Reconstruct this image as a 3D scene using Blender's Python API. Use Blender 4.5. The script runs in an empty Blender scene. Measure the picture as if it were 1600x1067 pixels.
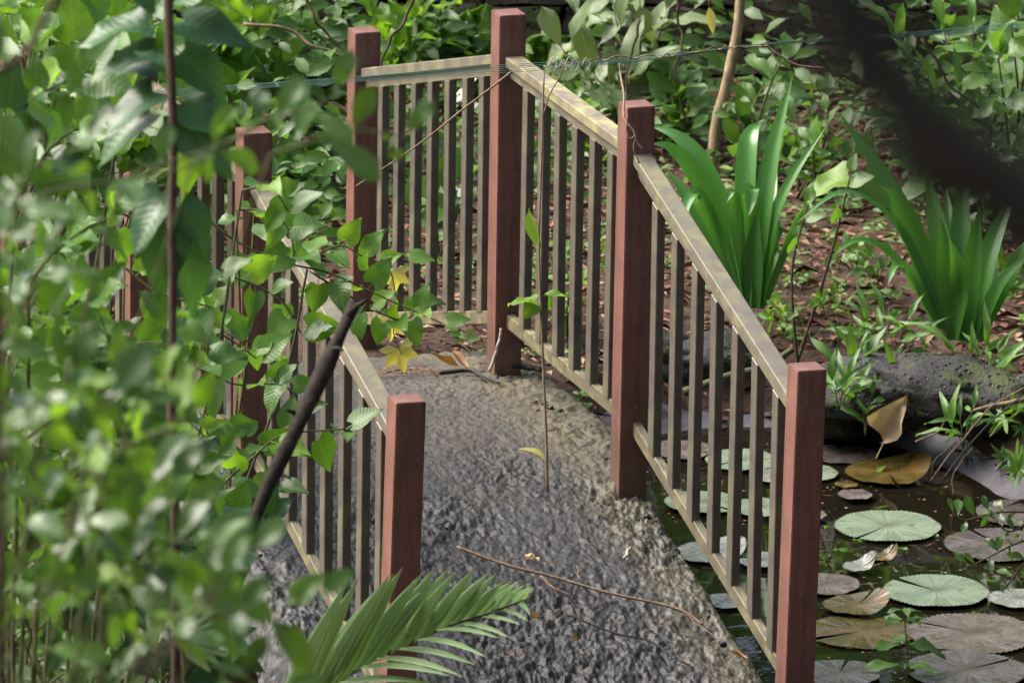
import bpy, bmesh, math, random
import numpy as np
from mathutils import Vector, Matrix

random.seed(7)
rng = np.random.default_rng(11)
sc = bpy.context.scene
COL = sc.collection

# ------------------------------------------------------------------ camera
F_PX, PITCH, ROLL, HEAD = 13000.0, 0.27624, 0.014777, 0.327375
CAM = np.array([-8.580, -24.292, 8.984])
_F = np.array([math.sin(HEAD)*math.cos(PITCH), math.cos(HEAD)*math.cos(PITCH), -math.sin(PITCH)])
_R = np.array([math.cos(HEAD), -math.sin(HEAD), 0.0])
_U = np.cross(_R, _F)
CR = math.cos(ROLL)*_R + math.sin(ROLL)*_U
CU = -math.sin(ROLL)*_R + math.cos(ROLL)*_U
cd = bpy.data.cameras.new('camera')
cam = bpy.data.objects.new('camera', cd); COL.objects.link(cam)
cam.matrix_world = Matrix(((CR[0], CU[0], -_F[0], CAM[0]), (CR[1], CU[1], -_F[1], CAM[1]),
                           (CR[2], CU[2], -_F[2], CAM[2]), (0, 0, 0, 1)))
cd.sensor_width = 36.0; cd.lens = F_PX/1600*36.0
cd.clip_start = 0.2; cd.clip_end = 2000
cd.dof.use_dof = True; cd.dof.focus_distance = 28.2; cd.dof.aperture_fstop = 8.0
sc.camera = cam

# ------------------------------------------------------------------ sky, sun, exposure
SUN_DIR = np.array([-0.78, 0.62, 0.0]); SUN_DIR /= np.linalg.norm(SUN_DIR)
SUN_EL = math.radians(46)
w = bpy.data.worlds.new('World'); sc.world = w; w.use_nodes = True
nt = w.node_tree; nt.nodes.clear()
sky = nt.nodes.new('ShaderNodeTexSky'); sky.sky_type = 'NISHITA'; sky.sun_disc = False
sky.sun_elevation = SUN_EL; sky.sun_rotation = math.atan2(SUN_DIR[0], SUN_DIR[1])
sky.air_density = 1.0; sky.dust_density = 6.0; sky.ozone_density = 0.6
bg = nt.nodes.new('ShaderNodeBackground'); bg.inputs['Strength'].default_value = 0.058
wo = nt.nodes.new('ShaderNodeOutputWorld')
nt.links.new(sky.outputs[0], bg.inputs[0]); nt.links.new(bg.outputs[0], wo.inputs[0])
sd = bpy.data.lights.new('sun', 'SUN'); sd.energy = 1.5; sd.angle = math.radians(46); sd.color = (1.0, 0.975, 0.94)
sun = bpy.data.objects.new('sun', sd); COL.objects.link(sun)
tosun = Vector((SUN_DIR[0]*math.cos(SUN_EL), SUN_DIR[1]*math.cos(SUN_EL), math.sin(SUN_EL)))
sun.rotation_euler = tosun.to_track_quat('Z', 'Y').to_euler(); sun.location = (-20, 15, 30)
vs = sc.view_settings
vs.view_transform = 'Standard'; vs.look = 'None'; vs.gamma = 1.0; vs.use_curve_mapping = False
vs.exposure = 2.15
sc.cycles.use_denoising = True
sc.cycles.max_bounces = 8; sc.cycles.transparent_max_bounces = 8
sc.cycles.caustics_reflective = False; sc.cycles.caustics_refractive = False

# ------------------------------------------------------------------ helpers
def at(px, py, d=None, z=None):
    """world point seen at photo pixel (px,py): at depth d along the view axis or on height z"""
    v = _F + CR*((px-800)/F_PX) + CU*((533.5-py)/F_PX)
    t = d if z is None else (z-CAM[2])/v[2]
    return CAM + v*t
def cam_uv(x, y):
    dx, dy = x-CAM[0], y-CAM[1]
    return dx*math.sin(HEAD)+dy*math.cos(HEAD), dx*math.cos(HEAD)-dy*math.sin(HEAD)
def from_uv(u, v):
    return (CAM[0]+u*math.sin(HEAD)+v*math.cos(HEAD), CAM[1]+u*math.cos(HEAD)-v*math.sin(HEAD))

_lat = rng.random((64, 64, 8))
def vnoise(x, y, k=0):
    xi = np.floor(x).astype(int); yi = np.floor(y).astype(int)
    fx = x-xi; fy = y-yi
    fx = fx*fx*fx*(fx*(fx*6-15)+10); fy = fy*fy*fy*(fy*(fy*6-15)+10)
    L = _lat[:, :, k % 8]
    a = L[xi % 64, yi % 64]; b = L[(xi+1) % 64, yi % 64]; c = L[xi % 64, (yi+1) % 64]; d = L[(xi+1) % 64, (yi+1) % 64]
    return (a*(1-fx)+b*fx)*(1-fy)+(c*(1-fx)+d*fx)*fy
def fbm(x, y, f, octs=4, gain=.5, k=0):
    s = 0; a = 1; n = 0
    for o in range(octs):
        ca, sa = math.cos(o*1.1), math.sin(o*1.1)
        s = s+a*(vnoise((x*ca-y*sa)*f+17.3*o, (x*sa+y*ca)*f+9.1*o, k+o)*2-1); n += a; a *= gain; f *= 2.03
    return s/n

def make_mesh(name, verts, faces, mat=None, smooth=True, uvs=None):
    me = bpy.data.meshes.new(name)
    vv = np.ascontiguousarray(np.asarray(verts, dtype=np.float32))
    if isinstance(faces, np.ndarray):
        ln = np.full(len(faces), faces.shape[1], dtype=np.int32); lv = faces.astype(np.int32).ravel()
    else:
        ln = np.fromiter(map(len, faces), dtype=np.int32, count=len(faces)); lv = np.fromiter((i for f in faces for i in f), dtype=np.int32, count=int(ln.sum()))
    me.vertices.add(len(vv)); me.vertices.foreach_set('co', vv.ravel())
    me.loops.add(len(lv)); me.loops.foreach_set('vertex_index', lv)
    me.polygons.add(len(ln)); me.polygons.foreach_set('loop_start', np.concatenate([[0], np.cumsum(ln)[:-1]]).astype(np.int32))
    me.update(calc_edges=True)
    if smooth:
        me.polygons.foreach_set('use_smooth', [True]*len(me.polygons))
    if uvs is not None:
        ul = me.uv_layers.new(name='UVMap')
        li = np.zeros(len(me.loops), dtype=np.int32); me.loops.foreach_get('vertex_index', li)
        ul.data.foreach_set('uv', np.asarray(uvs, dtype=np.float32)[li].ravel())
    if mat: me.materials.append(mat)
    me.update()
    return me
def link(name, me, parent=None, loc=None, label=None, cat=None, group=None, kind=None):
    o = bpy.data.objects.new(name, me); COL.objects.link(o)
    if loc is not None: o.location = tuple(map(float, loc))
    if parent is not None: o.parent = parent
    if label: o['label'] = label
    if cat: o['category'] = cat
    if group: o['group'] = group
    if kind: o['kind'] = kind
    return o
def thing(name, label, cat, loc, group=None):
    o = bpy.data.objects.new(name, None); COL.objects.link(o)
    o.empty_display_size = .1
    o.location = tuple(map(float, loc)); o['label'] = label; o['category'] = cat
    if group: o['group'] = group
    return o

def tube(pts, radii, n=6, caps=True):
    pts = np.asarray(pts, float); m = len(pts)
    if np.isscalar(radii): radii = [radii]*m
    if len(radii) != m: radii = np.interp(np.linspace(0, 1, m), np.linspace(0, 1, len(radii)), radii)
    V = []; Fc = []
    t0 = pts[1]-pts[0]; t0 /= np.linalg.norm(t0)+1e-9
    nn = np.cross(t0, [0.3, .5, .8]); nn /= np.linalg.norm(nn)
    for i in range(m):
        t = pts[min(i+1, m-1)]-pts[max(i-1, 0)]; t /= np.linalg.norm(t)+1e-9
        nn = nn-t*np.dot(nn, t); nn /= np.linalg.norm(nn)+1e-9
        b = np.cross(t, nn)
        for k in range(n):
            a = 2*math.pi*k/n
            V.append(pts[i]+radii[i]*(math.cos(a)*nn+math.sin(a)*b))
    for i in range(m-1):
        for k in range(n):
            k2 = (k+1) % n
            Fc.append((i*n+k, i*n+k2, (i+1)*n+k2, (i+1)*n+k))
    if caps:
        Fc.append(tuple(range(n-1, -1, -1))); Fc.append(tuple((m-1)*n+k for k in range(n)))
    return V, Fc
def catmull(P, n=6):
    P = np.asarray(P, float)
    if len(P) < 3:
        return np.array([P[0]+(P[-1]-P[0])*t for t in np.linspace(0, 1, n+1)])
    Q = np.vstack([2*P[0]-P[1], P, 2*P[-1]-P[-2]]); out = []
    for i in range(1, len(Q)-2):
        for t in np.linspace(0, 1, n, endpoint=False):
            a, b, c, d = Q[i-1], Q[i], Q[i+1], Q[i+2]
            out.append(.5*((2*b)+(-a+c)*t+(2*a-5*b+4*c-d)*t*t+(-a+3*b-3*c+d)*t**3))
    out.append(P[-1]); return np.array(out)
def wobble(P, amp, f=3.0):
    P = np.asarray(P, float).copy(); n = len(P)
    ph = rng.random(3)*60
    for i in range(n):
        s = i/n*f*3
        P[i] += amp*np.array([math.sin(s+ph[0])+.5*math.sin(2.7*s+ph[1]), math.sin(s*1.2+ph[1])+.5*math.sin(2.3*s+ph[2]), .6*math.sin(s*1.1+ph[2])])*min(1, 3*i/n, 3*(n-1-i)/n+.001)
    return P
def join(parts):
    V = []; Fc = []; o = 0
    for v, f in parts:
        V.extend(v); Fc.extend([tuple(i+o for i in q) for q in f]); o += len(v)
    return V, Fc
def beam(name, p0, p1, wx, hz, mat, parent, root, xoff=0., bev=.003, vertical_ends=True):
    """box beam along p0->p1 in the YZ plane, wx wide in X, hz tall measured vertically, ends cut plumb"""
    p0 = np.array(p0, float)-root; p1 = np.array(p1, float)-root
    bm = bmesh.new(); vs_ = []
    for p in (p0, p1):
        for sx, sz in ((-1, -1), (1, -1), (1, 1), (-1, 1)):
            vs_.append(bm.verts.new((p[0]+xoff+sx*wx/2, p[1], p[2]+sz*hz/2)))
    for q in ((0, 1, 2, 3), (7, 6, 5, 4), (0, 4, 5, 1), (1, 5, 6, 2), (2, 6, 7, 3), (3, 7, 4, 0)):
        bm.faces.new([vs_[i] for i in q])
    bmesh.ops.recalc_face_normals(bm, faces=bm.faces)
    bmesh.ops.bevel(bm, geom=list(bm.edges), offset=bev, segments=2, affect='EDGES', profile=.5)
    me = bpy.data.meshes.new(name); bm.to_mesh(me); bm.free(); me.materials.append(mat)
    me.polygons.foreach_set('use_smooth', [False]*len(me.polygons))
    return link(name, me, parent)

# ------------------------------------------------------------------ materials
class NT:
    def __init__(s, name):
        s.m = bpy.data.materials.new(name); s.m.use_nodes = True; s.t = s.m.node_tree; s.t.nodes.clear()
        s.out = s.n('ShaderNodeOutputMaterial')
    def n(s, t, **kw):
        x = s.t.nodes.new(t)
        for k, v in kw.items():
            if k.startswith('i_'):
                x.inputs[k[2:].replace('_', ' ')].default_value = v
            else: setattr(x, k, v)
        return x
    def l(s, a, b): s.t.links.new(a, b)
    def coord(s, kind='Object'):
        return s.n('ShaderNodeTexCoord').outputs[kind]
    def noise(s, vec, scale, detail=4, rough=.55, out='Fac'):
        x = s.n('ShaderNodeTexNoise'); x.inputs['Scale'].default_value = scale; x.inputs['Detail'].default_value = detail
        x.inputs['Roughness'].default_value = rough
        if vec is not None: s.l(vec, x.inputs['Vector'])
        return x.outputs[out]
    def ramp(s, fac, stops):
        r = s.n('ShaderNodeValToRGB'); e = r.color_ramp.elements
        while len(e) < len(stops): e.new(.5)
        for el, (p, c) in zip(e, stops):
            el.position = p; el.color = (c[0], c[1], c[2], 1) if hasattr(c, '__len__') else (c, c, c, 1)
        s.l(fac, r.inputs[0]); return r.outputs[0]
    def mix(s, fac, a, b, mode='MIX'):
        x = s.n('ShaderNodeMix', data_type='RGBA', blend_type=mode)
        for i, v in ((0, fac), (6, a), (7, b)):
            if hasattr(v, 'is_linked') or hasattr(v, 'links'): s.l(v, x.inputs[i])
            elif i == 0: x.inputs[i].default_value = v
            else: x.inputs[i].default_value = (v[0], v[1], v[2], 1)
        return x.outputs[2]
    def math(s, op, a, b=None, clamp=False):
        x = s.n('ShaderNodeMath', operation=op); x.use_clamp = clamp
        for i, v in ((0, a), (1, b)):
            if v is None: continue
            if hasattr(v, 'links'): s.l(v, x.inputs[i])
            else: x.inputs[i].default_value = v
        return x.outputs[0]
    def principled(s, color, rough=.5, spec=.5, bump=None, bstr=.3, bdist=.01, metallic=0):
        p = s.n('ShaderNodeBsdfPrincipled')
        if hasattr(color, 'links'): s.l(color, p.inputs['Base Color'])
        else: p.inputs['Base Color'].default_value = (*color, 1)
        if hasattr(rough, 'links'): s.l(rough, p.inputs['Roughness'])
        else: p.inputs['Roughness'].default_value = rough
        p.inputs['Specular IOR Level'].default_value = spec; p.inputs['Metallic'].default_value = metallic
        if bump is not None:
            b = s.n('ShaderNodeBump'); b.inputs['Strength'].default_value = bstr; b.inputs['Distance'].default_value = bdist
            s.l(bump, b.inputs['Height']); s.l(b.outputs[0], p.inputs['Normal'])
        return p
    def done(s, sh):
        s.l(sh.outputs[0] if hasattr(sh, 'outputs') else sh, s.out.inputs[0]); return s.m

def leaf_mat(name, dark, light, rough=.38, spec=.55, trans=.35, vein=.35, freq=9., island=False, spots=0., trcol=None, par=0., tipbrown=0.):
    n = NT(name)
    rnd = n.n('ShaderNodeNewGeometry').outputs['Random Per Island'] if island else n.n('ShaderNodeObjectInfo').outputs['Random']
    col = n.mix(rnd, dark, light)
    uv = n.n('ShaderNodeSeparateXYZ'); n.l(n.coord('UV'), uv.inputs[0])
    au = n.math('ABSOLUTE', n.math('SUBTRACT', uv.outputs[0], .5))
    mid = n.math('LESS_THAN', au, .018)
    ph = n.math('MULTIPLY', n.math('SUBTRACT', uv.outputs[1], n.math('MULTIPLY', au, .55)), freq*6.283)
    sv = n.math('SINE', ph)
    veins = n.math('GREATER_THAN', sv, .93)
    vf = n.math('MULTIPLY', n.math('MAXIMUM', mid, n.math('MULTIPLY', veins, .5)), vein)
    vein_col = (min(1, light[0]*1.7+.03), min(1, light[1]*1.5+.03), light[2]*1.5+.02)
    col = n.mix(vf, col, vein_col)
    nz = n.noise(n.coord('Object'), 22, 3)
    col = n.mix(n.math('MULTIPLY', n.math('SUBTRACT', nz, .35), .5), col, (dark[0]*.75, dark[1]*.75, dark[2]*.7))
    if spots:
        sp = n.math('GREATER_THAN', n.noise(n.coord('Object'), 60, 2), .70)
        col = n.mix(n.math('MULTIPLY', sp, spots), col, (.12, .06, .02))
    if par:
        sv = n.math('SINE', n.math('MULTIPLY', uv.outputs[0], par*6.283))
        col = n.mix(n.math('MULTIPLY', n.math('GREATER_THAN', sv, .55), .22), col, vein_col)
    if tipbrown:
        tb_ = n.ramp(n.math('ADD', uv.outputs[1], n.math('MULTIPLY', n.math('SUBTRACT', n.noise(n.coord('Object'), 9, 3), .5), .22)), [(.93, 0), (1.0, 1)])
        col = n.mix(n.math('MULTIPLY', tb_, tipbrown), col, (.22, .15, .05))
    hgt = n.math('ADD', n.math('MULTIPLY', sv, -.25), n.math('MULTIPLY', n.math('MINIMUM', au, .08), 6))
    rr = n.math('ADD', rough-.08, n.math('MULTIPLY', nz, .16))
    p = n.principled(col, rr, spec, hgt, .22, .003)
    tr = n.n('ShaderNodeBsdfTranslucent')
    tc = n.mix(.55, col, trcol or (light[0]*1.5, min(1, light[1]*1.55), light[2]*.35))
    n.l(tc, tr.inputs[0])
    ms = n.n('ShaderNodeMixShader'); ms.inputs[0].default_value = trans
    n.l(p.outputs[0], ms.inputs[1]); n.l(tr.outputs[0], ms.inputs[2])
    return n.done(ms)

M = {}
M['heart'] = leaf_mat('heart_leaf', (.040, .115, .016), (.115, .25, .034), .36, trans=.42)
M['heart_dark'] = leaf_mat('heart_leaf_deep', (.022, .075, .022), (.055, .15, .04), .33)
M['fresh'] = leaf_mat('fresh_leaf', (.11, .25, .022), (.21, .38, .040), .42, trans=.5)
M['shrub'] = leaf_mat('shrub_leaf', (.028, .080, .013), (.10, .20, .034), .30, spec=.7, trans=.36)
M['pale'] = leaf_mat('pale_leaf', (.10, .16, .06), (.19, .25, .11), .45, trans=.3, freq=7)
M['mid'] = leaf_mat('bush_leaf', (.045, .12, .022), (.13, .26, .045), .42, trans=.4)
M['lance'] = leaf_mat('lance_leaf', (.05, .14, .025), (.15, .31, .05), .4, trans=.4, freq=12)
M['yellow'] = leaf_mat('yellow_leaf', (.46, .42, .10), (.62, .56, .20), .5, trans=.4, spots=.8)
M['dead'] = leaf_mat('dead_leaf', (.22, .10, .05), (.42, .22, .12), .6, trans=.15)
M['straw'] = leaf_mat('straw_leaf', (.70, .50, .30), (.80, .60, .38), .55, trans=.2)
M['crinum'] = leaf_mat('strap_leaf', (.05, .18, .03), (.10, .29, .05), .25, spec=.7, vein=.0, trans=.33, par=11., tipbrown=.8)
M['palm'] = leaf_mat('palm_leaf', (.14, .25, .10), (.22, .35, .15), .36, vein=.2, freq=0., par=6., tipbrown=.7)
M['cover'] = leaf_mat('cover_leaf', (.06, .16, .03), (.20, .36, .06), .45, island=True, trans=.4)
M['under'] = leaf_mat('undergrowth_leaf', (.022, .07, .012), (.12, .25, .04), .42, island=True, trans=.4)
M['wood_mass'] = leaf_mat('forest_leaf', (.02, .06, .012), (.06, .14, .03), .5, island=True)
M['flower'] = leaf_mat('flower_petal', (.8, .8, .76), (.85, .85, .8), .5, vein=0, trans=.3)

def bark(name, c0, c1, scale=18, rough=.8):
    n = NT(name); co = n.coord('Object')
    mp = n.n('ShaderNodeMapping'); n.l(co, mp.inputs[0]); mp.inputs['Scale'].default_value = (1, 1, .35)
    nz = n.noise(mp.outputs[0], scale*3, 6, .65)
    c = n.mix(n.ramp(nz, [(.3, 0), (.7, 1)]), c0, c1)
    sp = n.math('GREATER_THAN', n.noise(co, scale*2.1, 2), .66)
    c = n.mix(n.math('MULTIPLY', sp, .5), c, (c1[0]*1.5, c1[1]*1.55, c1[2]*1.5))
    return n.done(n.principled(c, rough, .3, nz, .6, .006))
M['stem'] = bark('green_stem', (.05, .06, .02), (.10, .11, .04))
M['stem_brown'] = bark('brown_stem', (.035, .022, .014), (.10, .065, .045))
M['twig'] = bark('dry_twig', (.12, .08, .05), (.30, .21, .14))
M['twig_dark'] = bark('wet_twig', (.012, .010, .009), (.05, .04, .035), rough=.5)
M['twig_pale'] = bark('bleached_twig', (.35, .30, .24), (.55, .5, .42))
M['branch_dark'] = bark('dark_branch', (.003, .0026, .0022), (.013, .010, .0075), 10)
M['branch_bark'] = bark('rough_branch', (.006, .0045, .0035), (.042, .029, .021), 14)
M['stake'] = bark('bamboo_stake', (.16, .11, .06), (.42, .32, .20), 10)

def post_mat():
    n = NT('red_oxide_paint'); co = n.coord('Object')
    nz = n.noise(co, 6, 6, .6); n2 = n.noise(co, 45, 4, .6)
    c = n.mix(n.ramp(nz, [(.3, 0), (.7, 1)]), (.165, .074, .057), (.235, .108, .086))
    mp = n.n('ShaderNodeMapping'); n.l(co, mp.inputs[0]); mp.inputs['Scale'].default_value = (30, 30, 2.2)
    st = n.noise(mp.outputs[0], 1.6, 4)
    c = n.mix(n.math('MULTIPLY', n.ramp(st, [(.45, 0), (.70, 1)]), .6), c, (.075, .050, .036))
    fade = n.ramp(n.noise(co, 3.1, 5, .7), [(.5, 0), (.72, 1)])
    c = n.mix(n.math('MULTIPLY', fade, .35), c, (.34, .19, .165))
    z = n.n('ShaderNodeSeparateXYZ'); n.l(co, z.inputs[0])
    # olive algae film that climbs the lower third of the paint in ragged streaks
    alg = n.math('ADD', n.math('MULTIPLY', z.outputs[2], -1.6), n.math('MULTIPLY', st, .9))
    c = n.mix(n.math('MULTIPLY', n.ramp(alg, [(.0, 0), (.55, 1)]), .55), c, (.085, .062, .035))
    chips = n.math('GREATER_THAN', n.noise(co, 70, 3, .6), .70)
    c = n.mix(n.math('MULTIPLY', chips, .8), c, (.55, .45, .42))
    rr = n.math('ADD', .32, n.math('MULTIPLY', n2, .25))
    return n.done(n.principled(c, rr, .45, n2, .12, .003))
M['post'] = post_mat()
def rail_mat(name, base, base2, lich, amount, scale=9.):
    n = NT(name); co = n.coord('Object')
    nz = n.noise(co, 14, 5, .6); c = n.mix(n.ramp(nz, [(.3, 0), (.7, 1)]), base, base2)
    l1 = n.noise(co, scale, 6, .7); lf = n.ramp(l1, [(.62-amount*.5, 0), (.80-amount*.5, 1)])
    c = n.mix(lf, c, lich)
    d = n.math('GREATER_THAN', n.noise(co, 55, 4, .7), .66)
    c = n.mix(n.math('MULTIPLY', d, .55), c, (.05, .045, .035))
    rr = n.math('ADD', .35, n.math('MULTIPLY', lf, .3))
    return n.done(n.principled(c, rr, .45, n.noise(co, 80, 4), .15, .002))
M['rail'] = rail_mat('taupe_paint', (.130, .113, .090), (.190, .165, .132), (.22, .21, .11), .34)
M['rail_lichen'] = rail_mat('taupe_paint_lichen', (.17, .145, .11), (.24, .205, .15), (.38, .36, .16), .36, 5.)
M['rail_low'] = rail_mat('taupe_paint_algae', (.115, .10, .065), (.19, .165, .105), (.27, .25, .13), .30, 12.)
M['bar'] = rail_mat('brown_paint', (.090, .078, .064), (.145, .126, .105), (.14, .13, .075), .26, 6.)

def deck_mat():
    n = NT('wet_rough_concrete'); co = n.coord('Object')
    nz = n.noise(co, 5, 6, .6); n2 = n.noise(co, 60, 6, .7); n3 = n.noise(co, 2.2, 3)
    n4 = n.noise(co, 130, 5, .75)
    c = n.mix(n.ramp(n.math('ADD', n.math('MULTIPLY', n2, .5), n.math('MULTIPLY', n4, .5)), [(.38, 0), (.62, 1)]), (.006, .006, .006), (.031, .030, .029))
    at_ = n.n('ShaderNodeAttribute', attribute_name='dry').outputs['Fac']
    dry = n.ramp(n.math('ADD', n.math('MULTIPLY', n.math('SUBTRACT', nz, .5), 1.0), at_), [(.25, 0), (.85, 1)])
    c = n.mix(n.math('MULTIPLY', dry, .85), c, n.mix(n2, (.055, .047, .036), (.145, .127, .099)))
    ms = n.n('ShaderNodeAttribute', attribute_name='moss').outputs['Fac']
    mf = n.ramp(n.math('ADD', n.math('MULTIPLY', n.math('SUBTRACT', n.noise(co, 9, 5, .7), .5), 1.6), ms), [(.3, 0), (.9, 1)])
    c = n.mix(n.math('MULTIPLY', mf, .7), c, (.12, .10, .045))
    rr = n.ramp(n.math('ADD', n.math('MULTIPLY', n.noise(co, 11, 4), .8), n.math('MULTIPLY', dry, .35)), [(.2, .26), (.5, .46), (.9, .78)])
    p = n.principled(c, rr, .5, n.math('ADD', n2, n.math('MULTIPLY', n4, .3)), .8, .010)
    n.l(n.math('SUBTRACT', .26, n.math('MULTIPLY', dry, .5), True), p.inputs['Coat Weight']); p.inputs['Coat Roughness'].default_value = .30
    return n.done(p)
M['deck'] = deck_mat()
def soil_mat():
    n = NT('forest_soil'); co = n.coord('Object')
    nz = n.noise(co, 3, 6, .65); n2 = n.noise(co, 40, 6, .7)
    c = n.mix(n.ramp(nz, [(.35, 0), (.65, 1)]), (.030, .020, .014), (.095, .050, .032))
    c = n.mix(n.ramp(n2, [(.45, 0), (.75, .8)]), c, (.16, .085, .055))
    return n.done(n.principled(c, .75, .3, n2, .8, .02))
M['soil'] = soil_mat()
def rock_mat(name, c0, c1, moss=.0, rough=.45):
    n = NT(name); co = n.coord('Object')
    nz = n.noise(co, 9, 6, .65)
    vo = n.n('ShaderNodeTexVoronoi'); n.l(co, vo.inputs['Vector']); vo.inputs['Scale'].default_value = 34
    pit = n.ramp(vo.outputs['Distance'], [(.16, 0), (.32, 1)])
    pm = n.ramp(n.noise(co, 7, 2), [(.34, 0), (.46, 1)])
    pit = n.math('MAXIMUM', pit, n.math('SUBTRACT', 1.0, pm))
    c = n.mix(n.ramp(nz, [(.3, 0), (.7, 1)]), c0, c1)
    if moss:
        mf = n.ramp(n.noise(co, 5.5, 5, .7), [(.60-moss*.2, 0), (.70-moss*.2, 1)])
        c = n.mix(mf, c, (.055, .075, .015))
    h = n.math('ADD', n.math('MULTIPLY', pit, 1.), n.math('MULTIPLY', n.noise(co, 70, 5, .7), .35))
    c = n.mix(n.math('SUBTRACT', 1.0, pit), c, (.006, .006, .006))
    return n.done(n.principled(c, rough, .4, h, 1.0, .025))
M['rock'] = rock_mat('pitted_basalt', (.012, .0115, .012), (.038, .036, .036), .45, .55)
M['laterite'] = rock_mat('laterite_block', (.08, .056, .045), (.20, .145, .115), .5, .75)
M['rubble'] = rock_mat('concrete_rubble', (.075, .070, .060), (.17, .16, .14), .25, .5)
def liner_mat():
    n = NT('grey_liner_sheet'); co = n.coord('Object')
    nz = n.noise(co, 5, 6, .6); c = n.mix(n.ramp(nz, [(.35, 0), (.65, 1)]), (.085, .080, .088), (.16, .15, .17))
    c = n.mix(n.ramp(n.noise(co, 26, 5, .7), [(.55, 0), (.7, .7)]), c, (.05, .04, .03))
    return n.done(n.principled(c, .33, .5, nz, .5, .02))
M['liner'] = liner_mat()
def water_mat():
    n = NT('pond_water'); co = n.coord('Object')
    p = n.principled((.022, .018, .010), .03, .5, n.noise(co, 6, 3), .06, .01)
    p.inputs['Transmission Weight'].default_value = .55; p.inputs['IOR'].default_value = 1.33
    return n.done(p)
M['water'] = water_mat()
def pad_mat(name, c0, c1, c2, wet):
    n = NT(name); co = n.coord('Object')
    uv = n.n('ShaderNodeSeparateXYZ'); n.l(n.coord('UV'), uv.inputs[0])   # u = angle, v = radius
    nz = n.noise(co, 7, 5, .6); n2 = n.noise(co, 28, 4, .7)
    c = n.mix(n.ramp(nz, [(.35, 0), (.65, 1)]), c0, c1)
    ctr = n.ramp(n.math('ADD', uv.outputs[1], n.math('MULTIPLY', n.math('SUBTRACT', nz, .5), .5)), [(.05, 1), (.30, 0)])
    c = n.mix(n.math('MULTIPLY', ctr, .6), c, c2)
    blot = n.ramp(n.noise(co, 16, 5, .75), [(.53 if wet else .58, 0), (.62, 1)])
    c = n.mix(n.math('MULTIPLY', blot, .8), c, c2)
    spk = n.math('GREATER_THAN', n.noise(co, 75, 3, .6), .63)
    c = n.mix(n.math('MULTIPLY', spk, .6), c, (c2[0]*.6, c2[1]*.6, c2[2]*.6))
    ray_ = n.math('SINE', n.math('MULTIPLY', uv.outputs[0], 6.283*22))
    c = n.mix(n.math('MULTIPLY', n.math('GREATER_THAN', ray_, .9), .22), c, (c1[0]*1.4, c1[1]*1.4, c1[2]*1.4))
    rr = n.ramp(n.noise(co, 12, 4, .6), [(.40, .05 if wet else .30), (.60, .40 if wet else .5)])
    h = n.math('ADD', n.math('MULTIPLY', ray_, .2), n2)
    return n.done(n.principled(c, rr, .7 if wet else .5, h, .35, .006))
M['pad_green'] = pad_mat('lily_pad_green', (.135, .185, .12), (.21, .27, .18), (.07, .075, .025), False)
M['pad_pink'] = pad_mat('lily_pad_pink', (.10, .080, .070), (.18, .145, .13), (.06, .05, .012), True)
M['pad_olive'] = pad_mat('lily_pad_olive', (.055, .045, .012), (.11, .08, .022), (.17, .085, .014), True)
M['pad_purple'] = pad_mat('lily_pad_purple', (.060, .052, .050), (.125, .108, .108), (.065, .052, .012), True)
M['pad_grey'] = pad_mat('lily_pad_grey', (.18, .19, .165), (.28, .29, .26), (.07, .065, .035), True)
def plain(name, c, rough=.5, spec=.4):
    n = NT(name); nz = n.noise(n.coord('Object'), 20, 3)
    return n.done(n.principled(n.mix(nz, c, tuple(x*.6 for x in c)), rough, spec))
M['wire'] = plain('green_wire', (.10, .24, .20), .4)
M['beam_red'] = plain('red_steel', (.11, .05, .04), .6)
M['litter'] = None
def litter_mat():
    n = NT('leaf_litter'); r = n.n('ShaderNodeNewGeometry').outputs['Random Per Island']
    c = n.ramp(r, [(0, (.035, .020, .014)), (.3, (.13, .055, .035)), (.55, (.22, .10, .062)), (.8, (.30, .16, .10)), (.93, (.34, .25, .15)), (1, (.45, .36, .24))])
    return n.done(n.principled(c, .65, .35, n.noise(n.coord('Object'), 60, 3), .4, .004))
M['litter'] = litter_mat()

# ------------------------------------------------------------------ terrain
POND = np.array([(-3.6, 4.3), (-1.0, 4.45), (.85, 3.75), (1.35, 3.95), (1.75, 4.35), (2.35, 4.25), (2.62, 3.72), (2.74, 2.9), (2.95, 1.5), (3.2, .2),
                 (2.6, -1.4), (1.05, -1.2), (.95, .2), (-.8, .55), (-1.2, 1.6), (-3.6, 2.0)])
def pond_sd(x, y):
    x = np.asarray(x, float); y = np.asarray(y, float)
    d = np.full(x.shape, 1e9); ins = np.zeros(x.shape, bool); n = len(POND)
    for i in range(n):
        ax, ay = POND[i]; bx, by = POND[(i+1) % n]
        ex, ey = bx-ax, by-ay
        t = np.clip(((x-ax)*ex+(y-ay)*ey)/(ex*ex+ey*ey), 0, 1)
        d = np.minimum(d, np.hypot(x-ax-t*ex, y-ay-t*ey))
        c = ((ay > y) != (by > y)) & (x < (bx-ax)*(y-ay)/(by-ay+1e-12)+ax)
        ins ^= c
    return np.where(ins, -d, d)
U_WALL = 34.5
def sstep(a, b, x):
    t = np.clip((x-a)/(b-a), 0, 1); return t*t*(3-2*t)
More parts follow.
